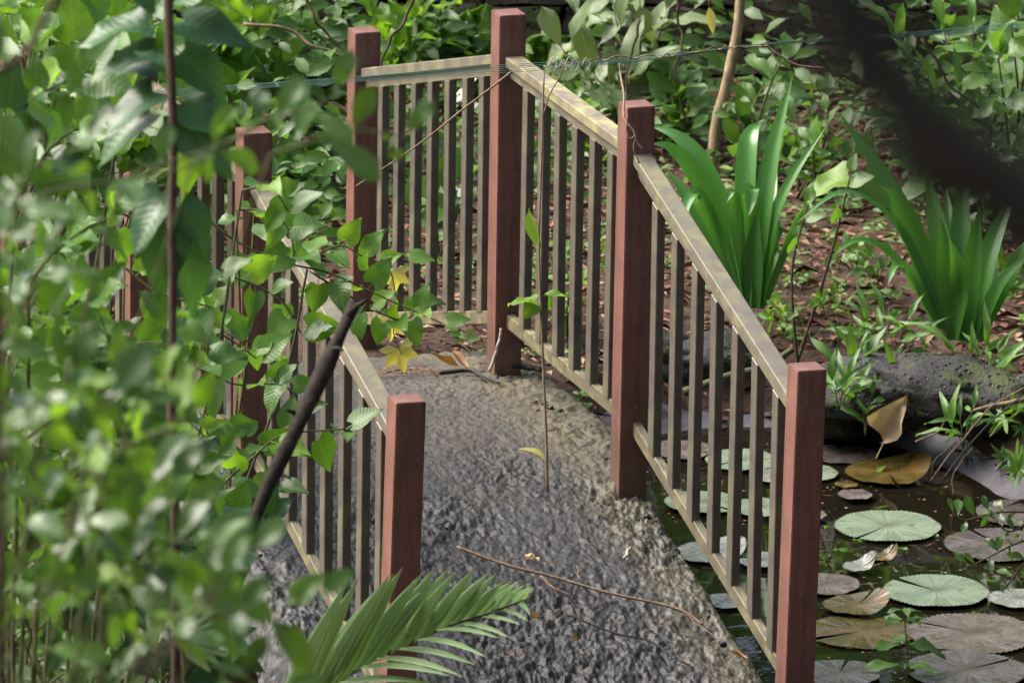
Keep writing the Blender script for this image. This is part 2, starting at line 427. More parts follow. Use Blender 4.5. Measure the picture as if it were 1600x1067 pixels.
def ground_z(x, y):
    x = np.asarray(x, float); y = np.asarray(y, float)
    sdv = pond_sd(x, y); u, v = cam_uv(x, y)
    bank = .22+.10*sstep(.1, .9, sdv)+.05*fbm(x, y, 1.1, 3, k=2)+.018*fbm(x, y, 5., 3, k=4)
    z = np.where(sdv > 0, -.05+(bank+.05)*sstep(-.02, .30, sdv), -.05-.55*sstep(0, .55, -sdv))
    z = z+.10*sstep(30.8, 33.5, u)*sstep(0, .5, sdv)
    z = z+.70*sstep(U_WALL+.12, U_WALL+.30, u)
    z = z+.05*np.clip(u-U_WALL-.3, 0, 60)
    hill = 7.15-.325*u
    k = .35; h = np.clip(.5+.5*(hill-z)/k, 0, 1)
    z = np.where(sdv > .0, z*(1-h)+hill*h+k*h*(1-h), z)
    z = np.where(u < 0, np.minimum(z, 7.4), z)
    return z
gx = np.concatenate([-np.geomspace(250, 5.5, 22), np.arange(-5, 7.01, .085), np.geomspace(7.5, 250, 22)])
gy = np.concatenate([-np.geomspace(250, 4.5, 26), np.arange(-4, 12.01, .085), np.geomspace(12.5, 250, 22)])
GX, GY = np.meshgrid(gx, gy, indexing='ij'); GZ = ground_z(GX, GY)
nx, ny = len(gx), len(gy)
idx = np.arange(nx*ny).reshape(nx, ny)
gf = np.stack([idx[:-1, :-1], idx[1:, :-1], idx[1:, 1:], idx[:-1, 1:]], -1).reshape(-1, 4)
link('ground', make_mesh('ground', np.stack([GX, GY, GZ], -1).reshape(-1, 3), gf, M['soil']), kind='structure')
def gz(x, y): return float(ground_z(np.array([x]), np.array([y]))[0])

# pond water sheet
pw = np.array(POND); cx, cy = .3, 2.3
wv = [(px+(px-cx)*.06, py+(py-cy)*.06, 0.0) for px, py in pw]
link('pond_water', make_mesh('pond_water', wv, [tuple(range(len(wv)-1, -1, -1))], M['water'], smooth=False), kind='structure')

# ------------------------------------------------------------------ leaf library
TS = np.array([0, .09, .24, .42, .62, .82, 1.0])
PROF_T = [0, .08, .2, .35, .5, .65, .8, .92, 1]
PROF = {'heart': [.30, .44, .5, .48, .40, .29, .17, .06, 0], 'ellip': [.02, .14, .32, .46, .5, .46, .33, .15, 0],
        'obov': [.02, .08, .18, .32, .44, .5, .46, .3, 0], 'lance': [.02, .20, .40, .5, .47, .37, .23, .10, 0]}
def leaf_geo(shape, ratio, fold=.25, droop=.25, lobe=0., petiole=.18, twist=0., wave=0., us=(-1, -.5, 0, .5, 1), ts=TS):
    V = []; UV = []; Fc = []
    for t in ts:
        hw = float(np.interp(t, PROF_T, PROF[shape]))*ratio
        for u in us:
            x = u*hw; y = t-lobe*abs(u)*(1-t)**3
            z = fold*abs(x)-droop*t*t+wave*math.sin(t*9+u*2)*abs(u)*.12
            a = twist*t
            V.append((x*math.cos(a)+z*math.sin(a)*.3, y+petiole, z*math.cos(a)-x*math.sin(a)))
            UV.append((.5+.5*u*(hw/(ratio*.5)), t))
    nu = len(us)
    for i in range(len(ts)-1):
        for j in range(nu-1):
            a = i*nu+j; Fc.append((a, a+1, a+nu+1, a+nu))
    if petiole > 0:
        b = len(V); wd = .012
        V += [(-wd, 0, -.01), (wd, 0, -.01), (wd, petiole+.02, -.004), (-wd, petiole+.02, -.004)]
        UV += [(.5, .0)]*4; Fc.append((b, b+1, b+2, b+3))
    return np.array(V), Fc, UV
def leaf_set(prefix, mat, shape, ratio, n=4, **kw):
    out = []
    for i in range(n):
        k = dict(kw)
        k['fold'] = kw.get('fold', .25)*random.uniform(.4, 1.7); k['droop'] = kw.get('droop', .25)*random.uniform(.2, 1.9)
        k['twist'] = random.uniform(-.5, .5); k['wave'] = random.uniform(.2, 1.)
        v, f, uv = leaf_geo(shape, ratio*random.uniform(.88, 1.12), **k)
        out.append(make_mesh(prefix+'_leaf', v, f, mat, True, uv))
    return out
LEAF = {
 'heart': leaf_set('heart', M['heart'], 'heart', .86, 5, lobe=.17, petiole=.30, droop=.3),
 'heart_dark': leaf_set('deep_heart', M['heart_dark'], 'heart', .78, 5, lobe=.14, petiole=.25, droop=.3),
 'heart_fresh': leaf_set('fresh_heart', M['fresh'], 'heart', .86, 3, lobe=.17, petiole=.30, droop=.3),
 'shrub': leaf_set('shrub', M['shrub'], 'obov', .46, 5, petiole=.08, droop=.2),
 'pale': leaf_set('pale', M['pale'], 'obov', .48, 4, petiole=.08, droop=.35),
 'mid': leaf_set('bush', M['mid'], 'ellip', .50, 5, petiole=.12, droop=.35),
 'fresh': leaf_set('fresh', M['fresh'], 'ellip', .48, 4, petiole=.12, droop=.3),
 'lance': leaf_set('lance', M['lance'], 'lance', .24, 5, petiole=.06, droop=.5),
 'bigmid': leaf_set('broad', M['mid'], 'ellip', .62, 3, petiole=.15, droop=.3),
}
def orient(dirv, up=(0, 0, 1)):
    y = np.asarray(dirv, float); y = y/(np.linalg.norm(y)+1e-9)
    z = np.asarray(up, float); z = z-y*np.dot(z, y)
    if np.linalg.norm(z) < 1e-3: z = np.array([1., 0, 0])-y*y[0]
    z /= np.linalg.norm(z); x = np.cross(y, z)
    return x, y, z
def place(me, root, rootloc, pos, dirv, up, scale, name='leaf'):
    x, y, z = orient(dirv, up)
    p = np.asarray(pos)-rootloc
    o = bpy.data.objects.new(name, me); COL.objects.link(o); o.parent = root
    o.matrix_local = Matrix(((x[0]*scale, y[0]*scale, z[0]*scale, p[0]), (x[1]*scale, y[1]*scale, z[1]*scale, p[1]),
                             (x[2]*scale, y[2]*scale, z[2]*scale, p[2]), (0, 0, 0, 1)))
    return o
def rnd(a, b): return random.uniform(a, b)
def upish(j=.45):
    return np.array([rnd(-j, j)-.30, rnd(-j, j)-.55, rnd(.5, 1.0)])

class Plant:
    def __init__(s, name, label, cat, base, group=None):
        s.base = np.array(base, float); s.o = thing(name, label, cat, s.base, group); s.nl = 0; s.cur = s.o
    def stem(s, pts, r, mat='stem', n=5, name='stem'):
        V, Fc = tube(np.asarray(pts)-s.base, r, n)
        s.cur = link(name, make_mesh(name, V, Fc, M[mat]), s.o)
    def leaf(s, kind, pos, d, size, up=None, name='leaf'):
        ms = LEAF[kind] if isinstance(kind, str) else kind
        place(random.choice(ms), s.cur, s.base, pos, d, upish() if up is None else up, size, name); s.nl += 1
    def along(s, pts, kind, size, n, start=.15, opposite=False, spread=1.0, lift=.15, tip=True, alt=None, jit=.25):
        pts = np.asarray(pts, float)
        seg = np.linalg.norm(np.diff(pts, axis=0), axis=1); cum = np.concatenate([[0], np.cumsum(seg)]); L = cum[-1]
        a0 = rnd(0, 6.28)
        for i in range(n):
            t = (start+(1-start)*(i+.3+rnd(0, .4))/n)*L
            p = np.array([np.interp(t, cum, pts[:, k]) for k in range(3)])
            k = min(np.searchsorted(cum, t), len(pts)-1); tg = pts[k]-pts[k-1]; tg = tg/(np.linalg.norm(tg)+1e-9)
            x, y, z = orient(tg, (.2, .3, 1))
            angs = [a0+i*2.4+rnd(-.4, .4)]
            if opposite: angs = [a0+i*1.57+rnd(-.2, .2)]; angs.append(angs[0]+math.pi)
            for a in angs:
                side = math.cos(a)*x+math.sin(a)*z
                d = side*spread+tg*.45+np.array([0, 0, lift])+np.array([rnd(-jit, jit), rnd(-jit, jit), rnd(-jit, jit)])
                kk = random.choice(alt) if alt and random.random() < .3 else kind
                s.leaf(kk, p, d, size*rnd(.65, 1.2), up=upish(.5)+tg*.2)
        if tip: s.leaf(kind, pts[-1], pts[-1]-pts[-2]+np.array([0, 0, .02]), size*rnd(.7, 1.))

def poly_px(px, d):
    """pixel polyline -> world; d scalar or list of depths"""
    if np.isscalar(d): d = [d]*len(px)
    return np.array([at(p[0], p[1], dd) for p, dd in zip(px, d)])
def px_m(d): return F_PX/d           # pixels per metre at that depth

# ------------------------------------------------------------------ footbridge
W, A_, B_ = 1.3665, 1.6972, 1.3777
Z1, Z2 = 1.55, 2.0143
PY = [0., A_, A_+B_, 2*A_+B_]; PZ = [Z1, Z2, Z2, Z1]
DK_Y = [-1.6, -1.0, -.3, .0, .85, 1.3, 1.7, 2.05, 2.4, 2.8, 3.1, 3.5, 3.95, 4.77, 5.3, 6.0]
DK_Z = [.20, .20, .20, .225, .44, .56, .645, .69, .705, .70, .685, .63, .50, .26, .22, .22]
def deck_prof(y): return np.interp(y, DK_Y, DK_Z)
def deck_smooth(y):
    y = np.asarray(y, float); return sum(deck_prof(y+o) for o in (-.24, -.12, 0, .12, .24))/5
ROOT = np.array([0., 2.39, 0.])
br = thing('footbridge', 'arched concrete footbridge with red posts and taupe slatted railings over the pond', 'bridge', ROOT)
LEANS = {(1, 0): .016, (-1, 0): .024, (1, 1): .004, (-1, 1): .004}
for sx in (1, -1):
    for i in range(4):
        bm = bmesh.new(); h = .05
        base = float(deck_smooth(PY[i]))-.22
        hh = PZ[i]-base
        bmesh.ops.create_cube(bm, size=1.)
        for v in bm.verts: v.co = Vector((v.co.x*.1, v.co.y*.1, (v.co.z+.5)*hh-hh))
        bmesh.ops.bevel(bm, geom=list(bm.edges), offset=.003, segments=2, affect='EDGES')
        for v in bm.verts: v.co.z += 1.27                       # origin near the deck
        me = bpy.data.meshes.new('post'); bm.to_mesh(me); bm.free(); me.materials.append(M['post'])
        o = link('post', me, br, np.array([sx*W/2, PY[i], PZ[i]-1.27])-ROOT)
        ln = LEANS.get((sx, i), 0.)
        if ln:
            o.rotation_euler = (0, ln, 0); o.location.x -= 1.27*math.sin(ln)
    for i in range(3):
        y0, y1 = PY[i]+.05, PY[i+1]-.05
        z0, z1 = PZ[i], PZ[i+1]
        slope = (z1-z0)/(PY[i+1]-PY[i])
        za, zb = z0+slope*.05, z1-slope*.05
        X = sx*W/2+.004
        # the lower posts of the ramp lean, so that rail ends still meet them
        lich = M['rail_lichen'] if (i == 1) else M['rail']
        top = .150
        beam('handrail', (X, y0, za-top-.019), (X, y1, zb-top-.019), .066, .038, lich, br, ROOT, bev=.004)
        beam('under_rail', (X, y0, za-top-.039-.021), (X, y1, zb-top-.039-.021), .030, .040, M['rail'], br, ROOT)
        beam('bottom_rail', (X, y0, za-1.13), (X, y1, zb-1.13), .030, .050, M['rail_low'], br, ROOT)
        nb = 6 if i == 1 else 7
        for k in range(nb):
            f = (k+1)/(nb+1); yb = y0+(y1-y0)*f; zt = za+(zb-za)*f-top-.078; zl = za+(zb-za)*f-1.112
            bm = bmesh.new(); bmesh.ops.create_cube(bm, size=1.)
            for v in bm.verts:
                hi = v.co.z > 0
                yy = v.co.y*.056
                v.co = Vector((v.co.x*.030, yy, (zt if hi else zl)-1.0+slope*yy))
            bmesh.ops.bevel(bm, geom=list(bm.edges), offset=.0025, segments=1, affect='EDGES')
            me = bpy.data.meshes.new('baluster'); bm.to_mesh(me); bm.free(); me.materials.append(M['bar'])
            o = link('baluster', me, br, np.array([X-.0035, yb+rnd(-.004, .004), 1.0])-ROOT); o.rotation_euler = (rnd(-.004, .004), rnd(-.004, .004), 0)

# deck surface
dx = .0055
xs = np.arange(-.88, .90, dx); ys = np.concatenate([np.arange(-1.3, -.3, .02), np.arange(-.3, 3.35, .0065), np.arange(3.35, 5.4, .03)])
XX, YY = np.meshgrid(xs, ys, indexing='ij')
base = deck_smooth(YY)
rough_ = .75+.5*vnoise(XX*2.2+4, YY*2.2, 3)
wx_ = XX+.018*fbm(XX, YY, 13., 2, .5, 3); wy_ = YY+.018*fbm(XX, YY, 13., 2, .5, 5)
crumb = fbm(wx_, wy_*.72, 27., 4, .80, 1)+.5*fbm(XX, YY, 6., 2, .5, 2)                                   # crumbly mud, coarse to fine
ridge = .5-np.abs(fbm(wx_, wy_*.6, 44., 3, .65, 4))
cell = vnoise(wx_*34, wy_*24, 6); cell = np.floor(cell*3.999)/3.
patch = .55+.75*sstep(.28, .72, vnoise(XX*3.1+3, YY*3.1, 7))
lump = (.92+.33*sstep(1.9, .9, YY))*patch*(.0185*crumb+.0145*(ridge-.3)+.007*(cell-.5))+.004*fbm(XX, YY, 80., 2, .7, 5)
smooth_top = sstep(1.4, 2.8, YY)*.62
ZZ = base+lump*rough_*(1-smooth_top)+.012*fbm(XX, YY, 2.1, 2, .5, 2)
er_ = .69+.10*sstep(1.55, 2.2, YY)+.015*fbm(XX*0, YY, 5., 2, .5, 3); edge_l = sstep(-.74, -.88, XX); edge_r = sstep(0, .10, XX-er_)
ed = np.maximum(edge_l, edge_r)
ZZ += (.018*fbm(XX, YY, 14., 3, .6, 7)-.004)*np.maximum(sstep(-.55, -.78, XX), sstep(.50, .66, XX))
ZZ += .03*fbm(XX, YY, 10., 3, .65, 5)*sstep(-.58, -.75, XX)
ZZ -= .16*ed**1.6
XJ = XX+ed*.022*fbm(XX*3, YY, 9., 3, .6, 3)
nx, ny = XX.shape; idx = np.arange(nx*ny).reshape(nx, ny)
df = np.stack([idx[:-1, :-1], idx[1:, :-1], idx[1:, 1:], idx[:-1, 1:]], -1).reshape(-1, 4)
keep_ = ((XX-er_) < .105)[:-1, :-1].reshape(-1); df = df[keep_]
me = make_mesh('deck', np.stack([XJ, YY-ROOT[1], ZZ], -1).reshape(-1, 3), df, M['deck'])
at_d = me.attributes.new('dry', 'FLOAT', 'POINT')
at_d.data.foreach_set('value', (.05+.55*sstep(1.2, 2.6, YY)+.18*sstep(-.2, .6, XX)*sstep(.3, 1.4, YY)).ravel().astype(np.float32))
at_m = me.attributes.new('moss', 'FLOAT', 'POINT')
at_m.data.foreach_set('value', (.75*sstep(.38, .62, XX)*sstep(-.4, .4, YY)+.15*sstep(-.5, -.8, XX)).ravel().astype(np.float32))
link('deck', me, br)
# slab under the deck and the steel arch along its side
V = []; Fc = []
yy = np.linspace(-1.2, 5.3, 40)
for y in yy:
    zt = float(deck_smooth(y))-.05; zb = zt-.10
    V += [(-.80, y-ROOT[1], zt), (.735, y-ROOT[1], zt), (.735, y-ROOT[1], zb), (-.80, y-ROOT[1], zb)]
for i in range(len(yy)-1):
    for k in range(4):
        a = i*4+k; b = i*4+(k+1) % 4; Fc.append((a, b, b+4, a+4))
link('slab', make_mesh('slab', V, Fc, M['rubble'], False), br)
for xa in (-.80, .74):
    V = []; Fc = []
    for y in yy:
        zt = float(deck_smooth(y))-.125; zb = zt-.07
        V += [(xa-.02, y-ROOT[1], zt), (xa+.02, y-ROOT[1], zt), (xa+.02, y-ROOT[1], zb), (xa-.02, y-ROOT[1], zb)]
    for i in range(len(yy)-1):
        for k in range(4):
            a = i*4+k; b = i*4+(k+1) % 4; Fc.append((a, b, b+4, a+4))
    link('arch_beam', make_mesh('arch_beam', V, Fc, M['beam_red'], False), br)
# rubble packed along the deck edges
def ico(sub=1):
    bm = bmesh.new(); bmesh.ops.create_icosphere(bm, subdivisions=sub, radius=1.)
    v = np.array([q.co[:] for q in bm.verts]); f = [tuple(x.index for x in q.verts) for q in bm.faces]; bm.free(); return v, f
ICO1 = ico(1)
parts = []
for i in range(420):
    y = rnd(-1.2, 3.4); right = random.random() < .5
    x = (rnd(.62, .77) if right else rnd(-.88, -.70))
    e_ = (x-.69)/.09 if right else (-.72-x)/.12
    z = float(deck_smooth(y))-.13*max(0, min(1, e_))**1.6-.004
    r = rnd(.004, .012)
    v, f = ICO1; s3 = np.array([rnd(.7, 1.4), rnd(.7, 1.4), rnd(.5, .9)])*r
    nz = 1+.9*(rng.random((len(v), 1))-.5)
    parts.append((v*nz*s3+np.array([x, y-ROOT[1], z]), f))
V, Fc = join(parts)
link('edge_rubble', make_mesh('edge_rubble', V, Fc, M['deck'], False), br, kind='stuff')

# ------------------------------------------------------------------ bank: liner, rocks, terrace wall
def strip_along(pts, off, wid, zf, mat, name, nseg=90, nw=10):
    P = catmull(np.array([(p[0], p[1], 0) for p in pts]), nseg//len(pts)); V = []; Fc = []
    for i in range(len(P)):
        t = P[min(i+1, len(P)-1)]-P[max(i-1, 0)]; t /= np.linalg.norm(t); nrm = np.array([-t[1], t[0], 0])
        for k in range(nw):
            s = off+wid*k/(nw-1); q = P[i]+nrm*s
            V.append((q[0], q[1], zf(q[0], q[1], s, i)))
    for i in range(len(P)-1):
        for k in range(nw-1):
            a = i*nw+k; Fc.append((a, a+1, a+nw+1, a+nw))
    return make_mesh(name, V, Fc, mat)
def liner_z(x, y, s, i):
    n = float(fbm(np.array([x]), np.array([y]), 3.2, 3, .5, 3)[0])
    return -.07+.22*float(sstep(-.12, .42, np.array(s)))+.030*n+.012
me = strip_along([(3.15, .6), (2.95, 1.5), (2.74, 2.9), (2.62, 3.72), (2.30, 4.22), (1.80, 4.32), (1.45, 4.02), (.9, 3.75)], .16, -.52, lambda x, y, s, i: liner_z(x, y, .04-s-.0, i), M['liner'], 'pond_liner')
link('pond_liner', me, label='wrinkled grey plastic liner sheet along the far edge of the pond', cat='pond liner')

def rock(name, label, cat, c, size, mat, seed, group=None, sub=4, rz=0.):
    v, f = ico(sub); s = np.array(size)
    r = np.random.default_rng(seed); o = r.random(3)*50
    d = .50*fbm(v[:, 0]*1.+o[0]+v[:, 2]*.7, v[:, 1]+o[1]-v[:, 2]*.6, 1.9, 4, .55, seed)+.12*fbm(v[:, 0]*3+o[2]+v[:, 2]*2, v[:, 1]*3+v[:, 2]*2.4, 2.4, 3, .5, seed+2)
    p = v*(1+d[:, None]); p[:, 2] = np.sign(p[:, 2])*np.abs(p[:, 2])**.75
    p = p*s; ca, sa = math.cos(rz), math.sin(rz)
    p = np.stack([p[:, 0]*ca-p[:, 1]*sa, p[:, 0]*sa+p[:, 1]*ca, p[:, 2]], -1)
    return link(name, make_mesh(name, p, f, mat), None, c, label, cat, group)
rc = at(1470, 650, z=.25); rock('boulder', 'large pitted dark boulder on the right bank above the pond liner', 'rock', (rc[0]+.04, rc[1]+.26, .27), (.44, .20, .125), M['rock'], 5, rz=-.5)
rc = at(1592, 690, z=.16); rock('boulder', 'second dark boulder at the right edge beside the large pitted one', 'rock', (rc[0]+.12, rc[1]+.22, .22), (.22, .16, .13), M['rock'], 9)
rc = at(1330, 612, z=.2); rock('boulder', 'dark mossy bank stone right of the front red post under grass', 'rock', (rc[0], rc[1]+.08, .14), (.26, .2, .15), M['rock'], 14)
rc = at(1125, 560, z=.22); rock('boulder', 'dark bank stone seen through the front right railing', 'rock', (rc[0], rc[1]+.1, .15), (.30, .15, .13), M['rock'], 21)
rc = at(1035, 560, z=.22); rock('boulder', 'flat topped dark stone just right of the second red post', 'rock', (rc[0]-.03, rc[1]+.12, .17), (.18, .15, .13), M['rock'], 27)
rc = at(900, 575, z=.22); rock('boulder', 'dark bank stone behind the level right railing', 'rock', (rc[0], rc[1]+.18, .16), (.22, .14, .10), M['rock'], 33)

# terrace wall of laterite blocks
wl = from_uv(U_WALL, -1.3)
tw = thing('terrace_wall', 'low dry wall of brown laterite blocks behind the bridge and shrubs', 'wall', (wl[0], wl[1], .35))
zc = .28
for row in range(6):
    v0 = -2.0+rnd(-.2, .1); hh = rnd(.12, .15)
    while v0 < 2.6:
        L = rnd(.28, .55)
        bm = bmesh.new(); bmesh.ops.create_cube(bm, size=1.)
        bmesh.ops.subdivide_edges(bm, edges=bm.edges, cuts=2, use_grid_fill=True)
        for q in bm.verts:
            q.co = Vector((q.co.x*(L-.012), q.co.y*.26, q.co.z*(hh-.012)))
            q.co += Vector((rnd(-1, 1), rnd(-1, 1), rnd(-1, 1)))*.014
        me = bpy.data.meshes.new('stone_block'); bm.to_mesh(me); bm.free(); me.materials.append(M['laterite'])
        p = from_uv(U_WALL+rnd(-.03, .03)+row*.02, v0+L/2)
        o = link('stone_block', me, tw, (p[0]-wl[0], p[1]-wl[1], zc+hh/2-.35)); o.rotation_euler = (0, 0, -HEAD+rnd(-.05, .05))
        v0 += L
    zc += hh

# ------------------------------------------------------------------ leaf litter and ground cover (uncountable)
def scatter_ok(x, y, m=.06):
    return (pond_sd(x, y) > m) & ~((np.abs(x) < .8) & (y > -1.2) & (y < 5.2))
N = 15000
u_ = rng.uniform(27, 34.4, N*2); v_ = rng.uniform(-3.2, 3.4, N*2)
X_ = CAM[0]+u_*math.sin(HEAD)+v_*math.cos(HEAD); Y_ = CAM[1]+u_*math.cos(HEAD)-v_*math.sin(HEAD)
ok = scatter_ok(X_, Y_); X_, Y_ = X_[ok][:N], Y_[ok][:N]; Z_ = ground_z(X_, Y_)
V = []; Fc = []
for x, y, z in zip(X_, Y_, Z_):
    a = rnd(0, 6.28); L = rnd(.03, .085); wd = L*rnd(.25, .5)*.5; c, s = math.cos(a), math.sin(a)
    if random.random() < .28: L = rnd(.06, .16); wd = .0022
    tz = rnd(-.35, .35)*L; cz = rnd(.0, .3)*L; b = len(V); z0 = z+rnd(.004, .02)
    for lx, ly, lz in ((0, 0, 0), (-wd, L*.45, cz), (0, L*.5, cz*.4), (wd, L*.45, cz), (0, L, tz*.6)):
        V.append((x+c*lx-s*ly, y+s*lx+c*ly, z0+max(-.002, lz)))
    Fc += [(b, b+2, b+1), (b, b+3, b+2), (b+1, b+2, b+4), (b+2, b+3, b+4)]
link('leaf_litter', make_mesh('leaf_litter', V, Fc, M['litter']), label='reddish brown leaf litter strewn over the forest floor', cat='leaf litter', kind='stuff')

def leaflet_mesh(items, shape='ellip', ratio=.45):
    """many small leaves in one mesh; items: pos, dir, up, size"""
    ts = np.array([0, .3, .65, 1.]); V0, F0, UV0 = leaf_geo(shape, ratio, .3, .25, petiole=.12, us=(-1, 0, 1), ts=ts)
    V0 = np.asarray(V0, float); F0 = np.asarray(F0); n0 = len(V0); N_ = len(items)
    Pp = np.array([q[0] for q in items], float); D = np.array([q[1] for q in items], float); Up = np.array([q[2] for q in items], float); S = np.array([q[3] for q in items], float)
    y = D/(np.linalg.norm(D, axis=1, keepdims=True)+1e-9)
    z = Up-y*(Up*y).sum(1, keepdims=True); z /= np.linalg.norm(z, axis=1, keepdims=True)+1e-9
    x = np.cross(y, z)
    Vs = S[:, None, None]*(V0[None, :, 0, None]*x[:, None]+V0[None, :, 1, None]*y[:, None]+V0[None, :, 2, None]*z[:, None])+Pp[:, None]
    Fs = (F0[None]+(np.arange(N_)*n0)[:, None, None]).reshape(-1, 4)
    return Vs.reshape(-1, 3), Fs, np.tile(np.asarray(UV0, float), (N_, 1))
def with_tubes(v, f, uv, Vt, Ft):
    o = len(v)
    return np.vstack([v, np.asarray(Vt)]), f.tolist()+[tuple(k+o for k in q) for q in Ft], np.vstack([uv, np.full((len(Vt), 2), .5)])
def rosette(items, p, h, n, size, lean=.6):
    a0 = rnd(0, 6.28)
    for k in range(n):
        a = a0+k*2.4; q = p+np.array([0, 0, h*(.3+.7*(k+1)/n)])
        d = np.array([math.cos(a), math.sin(a), rnd(.0, lean)])
        items.append((q, d, upish(.4), size*rnd(.6, 1.2)))
items = []
u_ = rng.uniform(30.2, 34.3, 1500); v_ = rng.uniform(-1.6, 3.2, 1500); X_, Y_ = from_uv(u_, v_)
keep = scatter_ok(X_, Y_, .03) & (vnoise(X_*1.6+8, Y_*1.6, 1) >= .40); X_, Y_ = X_[keep], Y_[keep]
for x, y, z in zip(X_, Y_, ground_z(X_, Y_)):
    rosette(items, np.array([x, y, z]), rnd(.02, .10), random.randint(3, 7), rnd(.022, .055))
v, f, uv = leaflet_mesh(items)
link('ground_cover', make_mesh('ground_cover', v, f, M['cover'], True, uv), label='tiny bright green seedlings carpeting the leaf litter', cat='ground cover', kind='stuff')
# grass fringe on the pond bank
V = []; Fc = []
def blade(p, d, L, wd, bend):
    b = len(V); side = np.cross(d, [0, 0, 1.]); side /= np.linalg.norm(side)+1e-6; q = np.array(p); dd = np.array(d, float)
    for k in range(5):
        w_ = wd*(1-k/4)**.7*(.6+.4*min(1, k)); V.append(q-side*w_); V.append(q+side*w_)
        dd = dd+np.array([0, 0, -bend]); dd /= np.linalg.norm(dd); q = q+dd*L/4
    for k in range(4): Fc.append((b+2*k, b+2*k+1, b+2*k+3, b+2*k+2))
u_ = rng.uniform(30.9, 32.1, 900); v_ = rng.uniform(.4, 2.4, 900); X_, Y_ = from_uv(u_, v_); sd_ = pond_sd(X_, Y_)
keep = (sd_ > .05) & (sd_ < .5) & (vnoise(X_*2.6, Y_*2.6+5, 2) >= .45); X_, Y_ = X_[keep], Y_[keep]
for x, y, z in zip(X_, Y_, ground_z(X_, Y_)):
    a = rnd(0, 6.28); blade((x, y, z), np.array([math.cos(a)*.5, math.sin(a)*.5-.2, 1.]), rnd(.06, .22), rnd(.002, .006), rnd(.1, .35))
link('bank_grass', make_mesh('bank_grass', V, Fc, M['cover'], True, [(.3, .5)]*len(V)), label='thin grass blades fringing the pond bank', cat='grass', kind='stuff')

# undergrowth mass behind the shrubs on the left and along the terrace
items = []
def mass(u0, u1, v0, v1, h0, h1, n, smin, smax):
    u = rng.uniform(u0, u1, n); v = rng.uniform(v0, v1, n); x, y = from_uv(u, v)
    keep = (pond_sd(x, y) > .1) & ~((np.abs(x) < .95) & (y > -1.2) & (y < 5.2)); x, y = x[keep], y[keep]
    g = ground_z(x, y); hm = h0+(h1-h0)*vnoise(x*1.1, y*1.1, 5); h = hm*rng.random(len(x))**.8
    for a, b, c, d in zip(x, y, g, h):
        t = rnd(0, 6.28); items.append((np.array([a, b, c+d]), np.array([math.cos(t), math.sin(t), rnd(-.5, .4)]), upish(.6), rnd(smin, smax)))
mass(31.5, 34.3, -3.2, -.62, .25, 1.2, 2600, .05, .13)
mass(26.5, 31.5, -3.4, -2.0, .4, 1.5, 2200, .05, .13)
mass(23.6, 27.2, -2.0, -1.02, .35, 1.1, 1900, .05, .12)
mass(34.9, 37.5, -3.2, 3.6, .3, .9, 2200, .06, .14)
mass(33.3, 34.3, .3, 3.3, .2, .9, 650, .05, .13)
mass(32.6, 33.6, .5, 2.4, .05, .35, 380, .04, .10)
mass(32.4, 34.2, -.55, .4, .05, .45, 600, .04, .10)
mass(31.6, 33.3, 2.15, 3.3, .2, 1.0, 900, .05, .12)
v, f, uv = leaflet_mesh(items, 'ellip', .5)
link('undergrowth', make_mesh('undergrowth', v, f, M['under'], True, uv), label='dense green undergrowth filling the ground behind the shrubs', cat='undergrowth', kind='stuff')

# far wood behind the terrace (above the frame, seen in the water and shading the back of the garden), plus added sky-blocking trees
items = []; tr_parts = []
SPOTS = [(rnd(40, 54), -16+32*(i+rnd(0, 1))/30) for i in range(30)]
SPOTS += [(rnd(-16, -6), -14+28*(i+rnd(0, 1))/18) for i in range(18)]          # unseen trees added up the slope behind the viewer to block sky light
SPOTS += [(-4+44*(i+rnd(0, 1))/22, rnd(8, 14)) for i in range(22)]              # unseen trees added along the right side, also cutting sky light
for u, v in SPOTS:
    x, y = from_uv(u, v); g = gz(x, y); H = rnd(3.5, 6.5) if u > 38 else rnd(12, 17)
    Vt, Ft = tube(wobble(np.array([[x, y, g+H*.8*t] for t in np.linspace(0, 1, 6)]), .2), [.22, .12], 7); tr_parts.append((Vt, Ft))
    for k in range(230):
        q = rng.normal(size=3); q /= np.linalg.norm(q); q *= random.random()**.4
        items.append((np.array([x, y, g+H*.55])+q*np.array([2.6, 2.6, H*.48]), rng.normal(size=3), rng.normal(size=3), rnd(.4, .95)))
v, f, uv = leaflet_mesh(items, 'ellip', .6)
Vt, Ft = join(tr_parts); v, f, uv = with_tubes(v, f, uv, Vt, Ft)
link('forest', make_mesh('forest', v, f, M['wood_mass'], True, uv), label='far dark wood rising behind the terrace, with unseen trees added to block the sky', cat='forest', kind='stuff')

